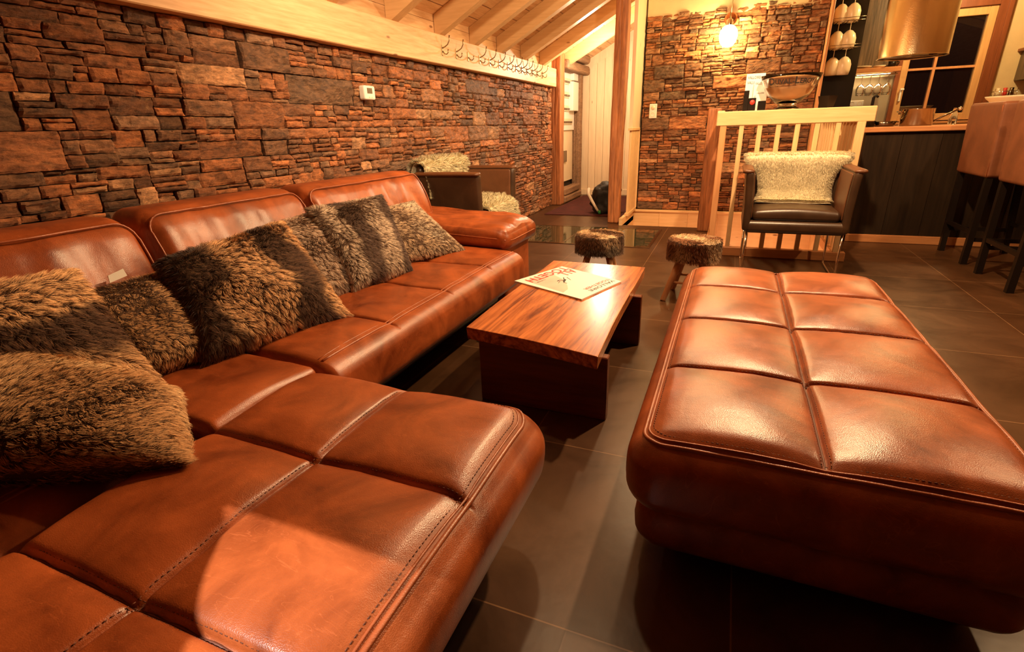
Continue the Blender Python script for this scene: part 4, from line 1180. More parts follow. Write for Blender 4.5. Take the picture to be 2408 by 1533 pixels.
def sheepskin(name, label, path, wfun, loc, rot, n, length, seed, width=.0009, comb=None, stand=.3, clump=.5, grp='sheepskins on the armchairs', scale=1.0, thick=.022):
    """path: (y,z) points in the chair frame; wfun(t): half width"""
    rs = np.random.RandomState(seed)
    Pth = np.array(path, float); d = np.r_[0, np.cumsum(np.linalg.norm(np.diff(Pth, axis=0), axis=1))]; d /= d[-1]
    ca, sa = math.cos(rot), math.sin(rot)
    def pos(s, t, k=0.0):
        y = np.interp(t, d, Pth[:, 0]); z = np.interp(t, d, Pth[:, 1]); x = s*wfun(t)*scale + .015*vnoise(np.stack([t*6+seed, s*2, s*0], -1))
        h = .004
        ty = np.interp(np.clip(t+h, 0, 1), d, Pth[:, 0])-np.interp(np.clip(t-h, 0, 1), d, Pth[:, 0])
        tz = np.interp(np.clip(t+h, 0, 1), d, Pth[:, 1])-np.interp(np.clip(t-h, 0, 1), d, Pth[:, 1])
        L = np.sqrt(ty*ty+tz*tz)+1e-9; ny, nz = tz/L*-1, ty/L
        # outward: up / to the front
        sg = np.where(nz*1.0 + (-ny)*.8 > 0, 1, -1)*1.0
        ny, nz = ny*1.0, nz*1.0
        o = k + .004*vnoise(np.stack([x*9, t*9, x*0+seed], -1))
        y2 = y+ny*o*OUT; z2 = z+nz*o*OUT
        X = ca*x-sa*y2+loc[0]; Y = sa*x+ca*y2+loc[1]
        return np.stack([X, Y, z2+loc[2]], -1), np.stack([-sa*ny*OUT, ca*ny*OUT, nz*OUT], -1), np.stack([-sa*ty/L, ca*ty/L, tz/L], -1)
    OUT = 1.0
    # choose the outward sign at the top of the path
    tt = np.array([d[np.argmax(Pth[:, 1])]]); _, nn, _ = pos(np.array([0.0]), tt)
    if nn[0, 2] < 0: OUT = -1.0
    S, T = np.meshgrid(np.linspace(-1, 1, 25), np.linspace(0, 1, 40), indexing='ij')
    mb = MB()
    A_, _, _ = pos(S.ravel(), T.ravel(), thick); B_, _, _ = pos(S.ravel(), T.ravel(), .002)
    F = [(i*40+j, (i+1)*40+j, (i+1)*40+j+1, i*40+j+1) for i in range(24) for j in range(39)]
    ed = ((1-np.abs(S.ravel())**8)*(1-np.abs(2*T.ravel()-1)**16))[:, None]
    A_ = B_+(A_-B_)*np.clip(ed, 0, 1)
    mb.add(A_, F, True); mb.add(B_, [f[::-1] for f in F], True)
    root = thing(name, label, 'sheepskin', tuple(A_.mean(0)), grp)
    mb.build('hide', M['fleecebase'], root)
    s = rs.rand(n)*2-1; t = rs.rand(n)
    k = int(n*.2); e = rs.rand(k) < .7
    s[:k] = np.where(e, np.where(rs.rand(k) < .5, -1, 1)*(1-.04*rs.rand(k)), s[:k]); t[:k] = np.where(e, t[:k], np.where(rs.rand(k) < .2, .01, .985+.015*rs.rand(k)))
    P, N, Td = pos(s, t, thick*.8)
    X = np.array([ca, sa, 0.0])
    rim = np.clip((np.abs(s)-.85)/.15, 0, 1)
    cb = Td*.2 + Td*OUT*0 + X*(s*rim*2.2)[:, None] + np.array([0, 0, -.8]) + .6*rs.randn(n, 3)*.5
    Nn = N*(1-.4*rim[:, None]) + X*(np.sign(s)*rim*.9)[:, None]; Nn /= np.linalg.norm(Nn, axis=1)[:, None]
    base = np.array([1.0, .85, .55]); tip = base*(.88+.2*rs.rand(n))[:, None]; root_c = np.tile(base*.85, (n, 1))
    V, c = strands(P, Nn, length, width, cb, np.clip(tip, 0, .95), root_c, rs, clump, int(n/40), stand)
    strand_obj('fleece', V, c, M['fleece'], root)
    return root
pth = [(.335, .50), (.335, .80), (.33, .868), (.305, .885), (.27, .888), (.235, .875), (.222, .84), (.215, .75), (.19, .62), (.155, .555), (.12, .535), (.07, .532)]
sheepskin('sheepskin', 'cream sheepskin draped over the armchair in front of the stair railing', pth,
          lambda t: .262+.125*np.exp(-((t-.46)/.15)**4)+.010*np.sin(t*14), (.488, 4.64, 0), 0, 80000, .024, 5, comb=1, clump=.2, width=.0009)
pth2 = [(.34, .60), (.34, .85), (.31, .91), (.26, .915), (.225, .88), (.21, .75), (.19, .60), (.12, .56), (-.02, .555), (-.20, .55), (-.295, .53), (-.32, .46), (-.325, .40)]
sheepskin('sheepskin', 'long-haired white sheepskin on the armchair by the stone wall', pth2,
          lambda t: .285+.10*(t < .5)+.02*np.sin(t*11), (-2.150, 4.20, 0), PI/2, 70000, .055, 9, width=.0016, stand=.7, clump=.55)

# ================================================================== FUR STOOLS
def stool(label, cx, cy, seed, zt=.415, r=.172, h=.135, ph=0.0, dark=0):
    rs = np.random.RandomState(seed)
    t = thing('fur_stool', label, 'stool', (cx, cy, 0), 'fur-topped wooden stools')
    mb = MB(); rr = .03
    prof = [(0.001, zt+.004), (r*.5, zt+.003), (r-rr, zt)] + [(r-rr+rr*math.sin(a), zt-rr+rr*math.cos(a)) for a in np.linspace(.2, PI/2, 6)] + [(r, zt-h+rr*.6), (r-.012, zt-h), (.001, zt-h)]
    mb.lathe(prof[::-1], 40, (cx, cy, 0)); mb.build('seat', M['hide'], t)
    for k in range(4):
        a = ph+PI/4+k*PI/2
        p0 = np.array([cx+.10*math.cos(a), cy+.10*math.sin(a), zt-h+.005]); p1 = np.array([cx+.215*math.cos(a), cy+.215*math.sin(a), 0.0])
        mb = MB(); mb.tube([p1, p1*.97+p0*.03, p0*.5+p1*.5, p0], [.017, .019, .022, .024], 12); mb.build('leg', M['stoolleg'], t)
    for k, hh in ((0, .13), (1, .15), (2, .13), (3, .15)):
        f = hh/(zt-h); rad = .215+(.10-.215)*f
        a, b = ph+PI/4+k*PI/2, ph+PI/4+(k+1)*PI/2
        mb = MB(); mb.tube([(cx+rad*math.cos(a), cy+rad*math.sin(a), hh), (cx+rad*math.cos(b), cy+rad*math.sin(b), hh)], .009, 8); mb.build('stretcher', M['stoolleg'], t)
    n = 26000
    q = rs.rand(n); top = q < .42
    a = rs.rand(n)*2*PI; rad = r*np.sqrt(rs.rand(n))
    P = np.stack([np.where(top, rad, r)*np.cos(a), np.where(top, rad, r)*np.sin(a), np.where(top, zt, zt-h+h*rs.rand(n))], 1)
    N = np.where(top[:, None], np.array([0, 0, 1.0]), np.stack([np.cos(a), np.sin(a), a*0], 1))
    mix = np.clip((rad/r-.8)/.2, 0, 1)*top
    N = N + mix[:, None]*np.stack([np.cos(a), np.sin(a), a*0], 1)*.8; N /= np.linalg.norm(N, axis=1)[:, None]
    P += np.array([cx, cy, 0])
    cb = np.where(top[:, None], np.array([.9, -.4, 0]), np.array([0.1, 0, -1.0])) + .5*np.stack([vnoise(P, 12), vnoise(P+3, 12), vnoise(P+7, 12)], 1)
    x = (P[:, 0]-cx)/r; y = (P[:, 1]-cy)/r
    w = .55*np.sin((x*1.6+y*2.6)*1.6+seed)+.6*fbm(P, 9, 2); w = sstep(w, -.3, .35)
    dk = np.array([.30, .15, .07]) if not dark else np.array([.42, .18, .08])
    lt = np.array([1.0, .72, .44])
    tip = mixc(np.tile(dk, (n, 1)), np.tile(lt, (n, 1)), w)
    gy = sstep(fbm(P+9, 7, 2), .0, .5)*(1-top)*(1 if not dark else .3)
    tip = mixc(tip, np.tile(np.array([.16, .14, .115]) if not dark else DK*3.5, (n, 1)), gy*.8)*(.75+.5*rs.rand(n))[:, None]
    V, c = strands(P-N*.002, N, .022, .0008, cb, tip, tip*.6, rs, .35, int(n/45), .3)
    strand_obj('fur', V, c, M['fur'], t)
    return t
stool('low wooden stool with grey and tan fur seat, the left one behind the coffee table', -.845, 3.70, 3, ph=.15)
stool('low wooden stool with russet brown fur seat, the one beside the ottoman', -.175, 3.66, 8, ph=-.12, dark=1)

# ================================================================== STAIR RAILING
rl = thing('stair_railing', 'pale pine stair railing with square spindles behind the armchair', 'railing', (.4, 5.08, 0))
m = MB(); m.box((-.16, 5.035, 1.125), (1.00, 5.085, 1.24), .006); m.build('top_rail', M['pineX'], rl)
m = MB(); m.box((-.12, 5.03, 0.0), (.985, 5.09, .082), .005); m.build('bottom_rail', M['oakX'], rl)
m = MB(); m.box((-.128, 5.04, .08), (-.075, 5.08, 1.13), .004); m.build('newel', M['oakZ'], rl)
m = MB(); m.box((.885, 5.035, .08), (.945, 5.085, 1.13), .004); m.build('newel', M['pineZ'], rl)
for x in (.045, .187, .329, .470, .612, .760):
    m = MB(); m.box((x-.019, 5.042, .08), (x+.019, 5.08, 1.13), .003); m.build('spindle', M['pineZ'], rl)
m = MB(); m.box((.885, 5.09, 1.135), (.945, 6.95, 1.215), .005); m.build('side_rail', M['pineY'], rl)
m = MB(); m.box((.885, 5.09, .0), (.945, 6.95, .08), .005); m.build('side_bottom_rail', M['oakX'], rl)
for i in range(11):
    y = 5.27+i*.155; m = MB(); m.box((.898, y-.016, .08), (.932, y+.016, 1.137), .003); m.build('spindle', M['pineZ'], rl)
m = MB(); m.box((.88, 6.952, 0), (.95, 7.02, 1.215), .004); m.build('newel', M['pineZ'], rl)
m = MB(); m.box((-.16, 5.085, 1.14), (-.10, 6.24, 1.25), .005); m.build('side_rail', M['pineY'], rl)
m = MB(); m.box((-.16, 5.09, 0), (-.10, 6.19, .06), .005); m.build('side_bottom_rail', M['oakX'], rl)
m = MB(); m.box((-.10, 5.086, 1.222), (.98, 5.56, 1.2395), .004)
sh = m.build('shelf_board', M['pineX'], rl)
m = MB()
m.box((-.02, 5.09, 1.15), (.01, 5.50, 1.222), .004); m.build('shelf_bracket', M['pineX'], rl); m = MB(); m.box((.86, 5.09, 1.15), (.884, 5.50, 1.222), .004); m.build('shelf_bracket', M['pineX'], rl)

# things on the railing shelf
ZS = 1.2395
bw = thing('champagne_bowl', 'large clear footed bowl with dark lettering standing on the railing shelf', 'bowl', (.385, 5.32, ZS))
m = MB()
outer = [(.095, 0), (.10, .012), (.075, .022), (.072, .045), (.10, .06), (.165, .12), (.20, .18), (.222, .235), (.236, .272)]
inner = [(.230, .272), (.216, .235), (.194, .18), (.158, .124), (.09, .068), (.001, .062)]
m.lathe([(.001, 0)]+outer+inner, 56, (.385, 5.32, ZS)); m.build('bowl_body', M['bowlglass'], bw)
m = MB(); m.lathe([(.001, .070), (.088, .074), (.152, .125), (.180, .160), (.190, .178), (.001, .176)], 48, (.385, 5.32, ZS)); m.build('contents', plain('amber_paper', (.60, .30, .12), .6, noise=.2), bw)
m = MB()
xo = 0.0; parts_ = []
for word, sc in (('D', 1.0), ('UVAL', .72), ('-', .72), ('L', 1.0), ('EROY', .72)):
    V, F = text_mesh(word, bold=.02); V = V*sc; w_ = V[:, 0].max()-V[:, 0].min(); V[:, 0] += xo-V[:, 0].min(); xo += w_+.07; parts_.append((V, F))
s0 = .37/xo
for V, F in parts_:
    a = (V[:, 0]*s0-.185)/.212; z = V[:, 1]*s0
    R0 = .213+z*.30
    m.add(np.stack([.385+R0*np.sin(a+.02), 5.32-R0*np.cos(a+.02), ZS+.196+z], 1), F)
m.build('lettering', M['ink'], bw)

bx = thing('display_box', 'dark stepped display box with a round red sticker beside the glass bowl', 'box', (.09, 5.3, ZS))
m = MB(); m.box((.035, 5.22, ZS), (.075, 5.36, ZS+.165), .002); m.box((.075, 5.22, ZS), (.135, 5.36, ZS+.105), .002); m.build('box_body', M['black'], bx)
m = MB(); m.lathe([(.001, 0), (.020, 0), (.020, .002), (.001, .002)], 24, (.107, 5.2195, ZS+.07), axis=(0, -1, 0)); m.build('sticker', M['red'], bx)
tag(MB().box((.15, 5.11, ZS), (.21, 5.17, ZS+.075), .003).build('small_carton', M['black']), 'small black carton in front of the display box at the foot of the bowl', 'box')
def leaflet(x, y, w, h, zr, label, txt):
    t = thing('brochure', label, 'brochure', (x, y, ZS), 'brochures on the railing shelf')
    R3 = Matrix.Rotation(zr, 3, 'X')
    m = MB(); m.box((x-w/2, y-.0015, ZS), (x+w/2, y+.0015, ZS+h), 0, 0); m.build('sheet', M['paper'], t)
    m = MB()
    for i, s in enumerate(txt): put_text(m, s, (x-w*.42, y-.002, ZS+h*(.86-.13*i)), (1, 0, 0), (0, 0, 1), w*.66, h*.075, 0)
    m.build('lettering', M['ink'], t)
    return t
leaflet(.117, 5.50, .155, .315, 0, 'tallest white brochure headed VALLOIRE standing behind the display box', ['VALLOIRE', 'VALLOIRE'])
leaflet(.165, 5.45, .11, .255, 0, 'middle pale brochure partly hidden by the bowl rim', ['VALLOIRE'])
leaflet(.175, 5.40, .09, .165, 0, 'smallest brochure nearest the bowl, below the two taller ones', ['VALLOIRE'])
m = MB(); m.lathe([(.001, 0), (.045, 0), (.052, .01), (.072, .095), (.068, .095), (.048, .012), (.001, .010)], 4, (.68, 5.28, ZS), smooth=False)
tag(m.build('black_dish', M['black']), 'small square black dish on the right end of the railing shelf', 'dish')

# ================================================================== BAR AND KITCHEN
m = MB(); m.box((1.11, 5.955, 1.025), (4.55, 6.90, 1.068), .006); m = m.build('worktop', M['oakX'])
tag(m, 'long pale wood worktop over the black bar front', 'worktop')
bb = thing('bar_counter', 'black fronted kitchen bar with a reddish wood plinth', 'bar counter', (2.5, 6.0, 0))
m = MB()
x = 1.14
while x < 4.5: m.box((x, 6.0, .07), (min(x+.298, 4.55), 6.03, 1.024), .002); x += .30
m.box((1.14, 6.03, 0), (4.55, 6.85, 1.024)); m.build('front_panel', M['blackpanel'], bb)
m = MB(); m.box((1.12, 5.965, 0), (4.55, 6.0, .075), .004); m.box((1.10, 5.965, 0), (1.14, 6.85, .075), .004); m.build('plinth', M['oakX'], bb)

def bar_stool(y0, y1, label):
    t = thing('bar_stool', label, 'bar stool', (2.05, (y0+y1)/2, 0), 'tall upholstered bar stools')
    def shp(P):
        P = P.copy(); P[:, 0] += np.clip((P[:, 2]-.75)/.5, 0, 1)*-.02; return P
    b = rblock((1.84, y0, .685), (1.95, y1, 1.238), (.02, .03, .03), .06, None, None, shp).build('backrest', M['stool_leather'], t)
    m = MB()
    for yy in (y0+.012,): m.tube([(1.845, yy, .70), (1.845, yy, 1.0), (1.825, yy+.003, 1.21)], .003, 6)
    m.build('piping', M['piping'], b)
    rblock((1.94, y0, .685), (2.34, y1, .80), (.03, .03, .04), .06).build('seat', M['stool_leather'], t)
    for sx, fx in ((1.875, 1.86), (2.29, 2.31)):
        for sy, fy in ((y0+.04, y0+.02), (y1-.04, y1-.10)):
            m = MB(); w = .021
            V = [(fx-w, fy-w, 0), (fx+w, fy-w, 0), (fx+w, fy+w, 0), (fx-w, fy+w, 0), (sx-w, sy-w, .69), (sx+w, sy-w, .69), (sx+w, sy+w, .69), (sx-w, sy+w, .69)]
            m.add(V, [(0, 3, 2, 1), (4, 5, 6, 7), (0, 1, 5, 4), (1, 2, 6, 5), (2, 3, 7, 6), (3, 0, 4, 7)]); m.build('leg', M['black'], t)
    for a, b2 in (((1.86, y0+.03, .26), (1.86, y1-.08, .26)), ((2.30, y0+.03, .26), (2.30, y1-.08, .26)), ((1.86, y0+.03, .20), (2.30, y0+.03, .20)), ((1.86, y1-.08, .20), (2.30, y1-.08, .20))):
        m = MB(); m.box((a[0]-.012, a[1]-.012, a[2]-.015), (b2[0]+.012, b2[1]+.012, b2[2]+.015)); m.build('footrest', M['black'], t)
bar_stool(5.19, 5.83, 'tan upholstered bar stool with dark legs, the one closer to the kitchen window')
bar_stool(4.36, 5.00, 'tan upholstered bar stool with dark legs, cut off by the picture edge')

# pots on the bar
def pan(label, cx, cy, r, h, mat):
    t = thing('frying_pan', label, 'pan', (cx, cy, 1.0685))
    m = MB(); m.lathe([(.001, 0), (r*.75, 0), (r*.8, .006), (r, h), (r-.004, h), (r*.78, .010), (.001, .006)], 40, (cx, cy, 1.0685)); m.build('pan_body', mat, t)
    m = MB(); m.tube([(cx-r*.6, cy+r*.75, 1.0685+h*.9), (cx-r*1.1, cy+r*1.35, 1.0685+h+.02), (cx-r*1.6, cy+r*1.9, 1.0685+h+.03)], .010, 8); m.build('handle', M['black'], t)
    return t
pan('low dark metal frying pan on the bar left of the saucepan', 1.37, 6.48, .105, .048, M['darksteel'])
t = thing('saucepan', 'shiny steel saucepan with a long handle on the bar top', 'saucepan', (1.62, 6.45, 1.0685))
m = MB(); m.lathe([(.001, 0), (.128, 0), (.134, .008), (.134, .150), (.138, .153), (.131, .153), (.130, .012), (.001, .008)], 48, (1.62, 6.45, 1.0685)); m.build('pan_body', M['potsteel'], t)
m = MB(); m.tube([(1.745, 6.43, 1.10), (1.80, 6.42, 1.135), (1.92, 6.40, 1.205)], .009, 8); m.build('handle', M['darksteel'], t)
m = MB(); m.lathe([(.001, -.018), (.012, -.012), (.018, 0), (.012, .012), (.001, .018)], 16, (1.93, 6.398, 1.21)); m.build('handle_end', M['chrome'], t)
m = MB(); m.tube([(1.49, 6.40, 1.19), (1.455, 6.38, 1.20), (1.455, 6.47, 1.20), (1.49, 6.50, 1.19)], .006, 8); m.build('side_handle', M['chrome'], t)
t = thing('thermos_jug', 'black jug with a curved handle at the left end of the bar top', 'jug', (1.22, 6.42, 1.0685))
m = MB(); m.lathe([(.001, 0), (.055, 0), (.055, .14), (.045, .175), (.050, .195), (.001, .20)], 28, (1.22, 6.42, 1.0685)); m.build('jug_body', M['black'], t)
m = MB(); m.box((1.21, 6.41, 1.265), (1.235, 6.435, 1.345), .006); m.tube([(1.22, 6.42, 1.345), (1.245, 6.42, 1.352), (1.262, 6.42, 1.34)], .011, 8); m.build('jug_top', M['black'], t)
m = MB(); m.lathe([(.001, 0), (.10, 0), (.10, .01), (.06, .02), (.06, .045), (.11, .06), (.20, .15), (.275, .215), (.285, .232), (.272, .232), (.19, .165), (.09, .08), (.001, .075)], 56, (2.395, 6.42, 1.0685))
tag(m.build('serving_bowl', M['offwhite']), 'wide cream serving bowl on the bar behind the bar stools', 'bowl')
m = MB(); m.lathe([(.001, 0), (.030, 0), (.036, .02), (.034, .09), (.018, .12), (.016, .15), (.001, .15)], 20, (1.96, 6.62, 1.0685))
tag(m.build('glass_carafe', M['glass']), 'small clear glass bottle on the bar beside the bar stool back', 'bottle')

# hood
t = thing('cooker_hood', 'big round brushed metal cooker hood hanging over the bar', 'cooker hood', (1.455, 6.40, 1.672))
hz = roofz(1.455)-.03
m = MB(); m.lathe([(.278, 1.672), (.2735, 1.68), (.2735, hz), (.2715, hz), (.2715, 1.684), (.262, 1.672), (.278, 1.672)], 96, (1.455, 6.40, 0)); m.build('hood_cylinder', M['steel'], t)
m = MB(); m.lathe([(.001, 1.690), (.262, 1.690), (.262, 1.684), (.001, 1.684)], 64, (1.455, 6.40, 0)); m.build('filter', M['darksteel'], t)
m = MB(); m.lathe([(.03, 1.676), (.03, 1.684), (.001, 1.684)], 20, (1.60, 6.33, 0)); m.build('hood_spot', M['darksteel'], t)

# kitchen wall
t = thing('backsplash', 'satin metal backsplash on the kitchen wall under the shelf', 'backsplash', (1.3, KY, 1.0))
m = MB(); m.box((.82, KY-.012, 1.0), (1.735, KY, 1.655)); m.build('sheet', plain('satin_backsplash', (.55, .50, .38), .35, .6), t)
t = thing('wall_socket', 'white double wall socket on the satin backsplash', 'socket', (1.375, KY-.013, 1.33))
m = MB(); m.box((1.29, KY-.024, 1.29), (1.46, KY-.012, 1.365), .004); m.build('plate', M['white'], t)
for cx_ in (1.335, 1.415):
    m = MB(); m.lathe([(.026, 0), (.026, .003), (.021, .003), (.021, -.006)], 24, (cx_, KY-.024, 1.327), axis=(0, -1, 0)); m.build('socket_ring', M['offwhite'], t)
t = thing('kitchen_shelf', 'reddish wood shelf on the kitchen wall left of the window', 'shelf', (1.45, 8.1, 1.66))
m = MB(); m.box((1.19, KY-.24, 1.662), (1.735, KY, 1.715), .004); m.build('board', M['oakX'], t)
for k_, (x, r) in enumerate(((1.33, .12), (1.53, .065))):
    m = MB(); m.lathe([(.001, 0), (r*.6, 0), (r, .02), (r, .026), (r*.6, .008), (.001, .006)], 32, (x, KY-.13, 1.7155))
    tag(m.build('plate', M['offwhite']), ('wide white plate lying on the kitchen shelf', 'small white saucer lying on the kitchen shelf')[k_], 'plate')
m = MB(); m.lathe([(.001, 0), (.035, 0), (.042, .07), (.038, .07), (.032, .006), (.001, .005)], 24, (1.655, KY-.13, 1.7155))
m.lathe([(.030, .02), (.03, .07), (.001, .09)], 16, (1.655, KY-.13, 1.7155)); m.tube([(1.695, KY-.13, 1.78), (1.725, KY-.13, 1.77), (1.72, KY-.13, 1.745), (1.69, KY-.13, 1.735)], .006, 8)
tag(m.build('mug', M['black']), 'black shiny mug on the right end of the kitchen shelf', 'mug')
t = thing('glass_rail', 'chrome rail under the kitchen shelf for hanging stemware', 'rail', (1.5, 8.0, 1.64))
m = MB()
for y in (KY-.20, KY-.12): m.tube([(1.30, y, 1.64), (1.72, y, 1.64)], .006, 8)
for x in (1.31, 1.71): m.tube([(x, KY-.20, 1.64), (x, KY-.12, 1.64), (x, KY-.12, 1.664)], .005, 8)
m.build('rails', M['chrome'], t)
def stem_glass(name, label, x, y, ztop, s, mat, group, big=False):
    t = thing(name, label, 'wine glass', (x, y, ztop), group)
    prof_foot = [(.034, 0), (.034, -.003), (.006, -.008)]
    m = MB(); m.lathe([(r*s, ztop+z*s) for r, z in [(.001, 0)]+prof_foot+[(.0035, -.02), (.0035, -.085)]], 24, (x, y, 0)); m.build('stem', mat, t)
    if big:
        m = MB(); m.lathe([(.006, ztop-.075), (.03, ztop-.085), (.058, ztop-.115), (.072, ztop-.16), (.070, ztop-.215), (.060, ztop-.262), (.057, ztop-.262), (.067, ztop-.215), (.069, ztop-.16), (.055, ztop-.118), (.001, ztop-.085)], 32, (x, y, 0)); m.build('glass_bowl', mat, t); return t
    m = MB(); m.lathe([(r*s, ztop+z*s) for r, z in [(.0035, -.085), (.018, -.092), (.034, -.110), (.041, -.135), (.039, -.165), (.034, -.195), (.0325, -.195), (.037, -.165), (.039, -.135), (.032, -.112), (.016, -.095), (.001, -.093)]], 28, (x, y, 0)); m.build('glass_bowl', mat, t)
    return t
g0 = stem_glass('wine_glass', 'clear wine glass hanging from the chrome rail under the kitchen shelf', 1.37, KY-.16, 1.647, 1.2, M['glass'], 'clear glasses on the chrome rail')
for x in (1.46, 1.55, 1.64):
    dup(g0, (x, KY-.16, 1.647), 0, 'clear wine glass hanging from the chrome rail under the kitchen shelf', 'clear glasses on the chrome rail')
m = MB(); m.box((1.22, KY-.05, 1.72), (1.70, KY-.001, roofz(1.2)-.05), .004)
tag(m.build('wall_panel_board', M['graypanel']), 'tall dark smoked wood panel with bold grain above the kitchen shelf', 'panel')
# glass rack column
rk = thing('glass_rack', 'tall wooden side board with dark niche and wire racks for glasses', 'rack', (.95, 7.3, 0))
m = MB(); m.box((.805, 7.08, 0), (.832, 7.50, 2.75), .003); m.build('side_board', M['oakZ'], rk)
m = MB(); m.box((.833, 7.46, 0), (1.20, 7.50, 2.75)); m.build('back_panel', M['black'], rk)
m = MB()
for i in range(9): m.box((.84+i*.032, 7.20, 0), (.86+i*.032, 7.24, 1.20), .003)
m.box((.833, 7.24, 0), (1.13, 7.26, 1.20)); m.build('ribbed_front', M['casing'], rk)
m = MB()
for z in (2.395, 2.135, 1.875):
    for x in (.87, .90, .965, .995, 1.06, 1.09): m.tube([(x, 7.18, z), (x, 7.46, z)], .004, 6)
    m.tube([(.833, 7.18, z), (1.15, 7.18, z)], .004, 6); m.tube([(.833, 7.18, z+.03), (1.15, 7.18, z+.03)], .003, 6)
m.build('wire_rack', M['darksteel'], rk)
rows = ['top', 'middle', 'bottom']
first = None
for i, z in enumerate((2.40, 2.14, 1.88)):
    for j, x in enumerate((.93, 1.045)):
        lab = 'cream opaque stemmed glass hanging upside down, %s one of the %s row' % (('left', 'right')[j], rows[i])
        if first is None: first = stem_glass('wine_glass', lab, x, 7.34, z, 1.0, M['offwhite'], 'cream glasses in the rack', True)
        else: dup(first, (x-.0, 7.34, z), 0, lab, 'cream glasses in the rack')
# right of the window
t = thing('wall_cabinet', 'dark wall cabinet with a brown ledge, right of the window', 'cabinet', (3.1, 8.0, 1.3))
m = MB(); m.box((2.90, KY-.30, 1.50), (3.5, KY, 1.80), .004); m.build('body', M['graypanel'], t)
m = MB(); m.box((2.86, KY-.34, 1.80), (3.5, KY, 1.83), .004); m.build('ledge', M['casing'], t)
t = thing('spice_rack', 'wire rack with small jars on the kitchen wall right of the window', 'rack', (2.8, 8.1, 1.28))
m = MB()
for z in (1.29, 1.34, 1.39):
    m.tube([(2.72, KY-.02, z), (2.72, KY-.12, z), (2.92, KY-.12, z), (2.92, KY-.02, z)], .004, 6)
for x in (2.72, 2.79, 2.86, 2.92): m.tube([(x, KY-.12, 1.28), (x, KY-.12, 1.42)], .0035, 6)
m.box((2.72, KY-.12, 1.282), (2.92, KY-.005, 1.288)); m.build('wire_frame', M['chrome'], t)
for i, x in enumerate((2.765, 2.825, 2.885)):
    m = MB(); m.lathe([(.001, 0), (.024, 0), (.024, .10), (.018, .115), (.020, .14), (.001, .14)], 18, (x, KY-.07, 1.2885))
    tag(m.build('spice_jar', [M['offwhite'], M['red'], M['darksteel']][(i*1) % 3]), ['pale spice jar on the left side of the wire rack', 'red spice jar in the middle of the wire rack', 'metal spice jar on the right side of the wire rack'][i], 'jar', 'spice jars in the wire rack')

# ================================================================== WALL LAMP, SWITCHES
t = thing('wall_lamp', 'glowing round bulb on a copper wall lamp above the stone wall', 'wall lamp', (-.19, 7.1, 2.0))
m = MB(); m.lathe([(.001, -.115), (.05, -.105), (.083, -.065), (.098, -.005), (.090, .05), (.06, .09), (.034, .105), (.03, .12), (.001, .12)], 32, (-.195, 7.03, 2.075)); m.build('bulb', M['bulb'], t)
m = MB(); m.lathe([(.035, 2.17), (.038, 2.18), (.034, 2.235), (.012, 2.25), (.001, 2.25)], 24, (-.195, 7.03, 0)); m.build('bulb_holder', M['chrome'], t)
m = MB(); m.lathe([(.001, .034), (.04, .030), (.066, .012), (.070, 0)], 32, (-.19, 7.165, 2.262), axis=(0, -1, 0)); m.build('wall_rose', plain('copper', (.75, .35, .2), .18, 1), t)
m = MB(); m.tube([(-.19, 7.14, 2.262), (-.192, 7.09, 2.30), (-.195, 7.04, 2.31), (-.195, 7.03, 2.25)], .007, 8); m.tube([(-.19, 7.15, 2.29), (-.19, 7.16, 2.9)], .004, 6); m.build('arm', M['brass'], t)
t = thing('light_switch', 'white double light switch on the far stone wall below the lamp', 'switch', (-1.0, 7.16, 1.24))
m = MB(); m.box((-1.045, 7.165, 1.235), (-.955, 7.215, 1.405), .006); m.build('plate', M['white'], t)
m = MB(); m.lathe([(.026, 0), (.024, .008), (.001, .009)], 24, (-1.0, 7.165, 1.36), axis=(0, -1, 0)); m.build('dial', M['offwhite'], t)
m = MB(); m.lathe([(.028, 0), (.028, .003), (.022, .003), (.022, -.004)], 24, (-1.0, 7.165, 1.28), axis=(0, -1, 0)); m.build('socket_ring', M['offwhite'], t)
t = thing('thermostat', 'white thermostat with small dark display on the left stone wall', 'thermostat', (-2.56, 3.44, 1.39))
m = MB(); rblock((-2.60, 3.375, 1.395), (-2.545, 3.505, 1.492), (.012, .015, .015), .03, None, None, None, m); m.build('housing', M['white'], t)
m = MB(); m.box((-2.546, 3.405, 1.437), (-2.5435, 3.465, 1.475)); m.build('display', M['screen'], t)
m = MB(); 
for y in (3.425, 3.455): m.lathe([(.006, 0), (.005, .003), (.001, .003)], 12, (-2.5455, y, 1.413), axis=(1, 0, 0))
m.build('button', M['offwhite'], t)

# coat hooks

def hook(y, full=True):
    t = thing('coat_hook', 'double prong metal coat hook on the pine beam', 'coat hook', (-2.53, y, 1.80), 'coat hooks on the pine beam')
    m = MB(); m.box((-2.531, y-.011, 1.80), (-2.524, y+.011, 1.885), .003); m.build('plate', M['brass'], t)
    m = MB()
    if full: m.tube([(-2.525, y, 1.86), (-2.50, y, 1.868), (-2.47, y, 1.885), (-2.452, y, 1.915), (-2.447, y, 1.955)], [.0065, .0055, .005, .005, .0065], 8)
    m.tube([(-2.525, y, 1.835), (-2.505, y, 1.812), (-2.485, y, 1.808), (-2.470, y, 1.82), (-2.467, y, 1.845)], [.006, .005, .005, .005, .006], 8)
    m.build('prong', M['brass'], t)
    return t
HOOKPX = [4.552, 4.82, 5.066, 5.332, 5.58, 5.831, 6.085, 6.34, 6.535, 6.719, 6.913, 7.094, 7.308]
h0 = hook(HOOKPX[0])
for i, y in enumerate(HOOKPX[1:]):
    if i == 1:
        hh = hook(y, False); hh['label'] = 'broken coat hook with only its small lower prong'; continue
    dup(h0, (-2.53, y, 1.80), 0, h0['label'], h0['group'])

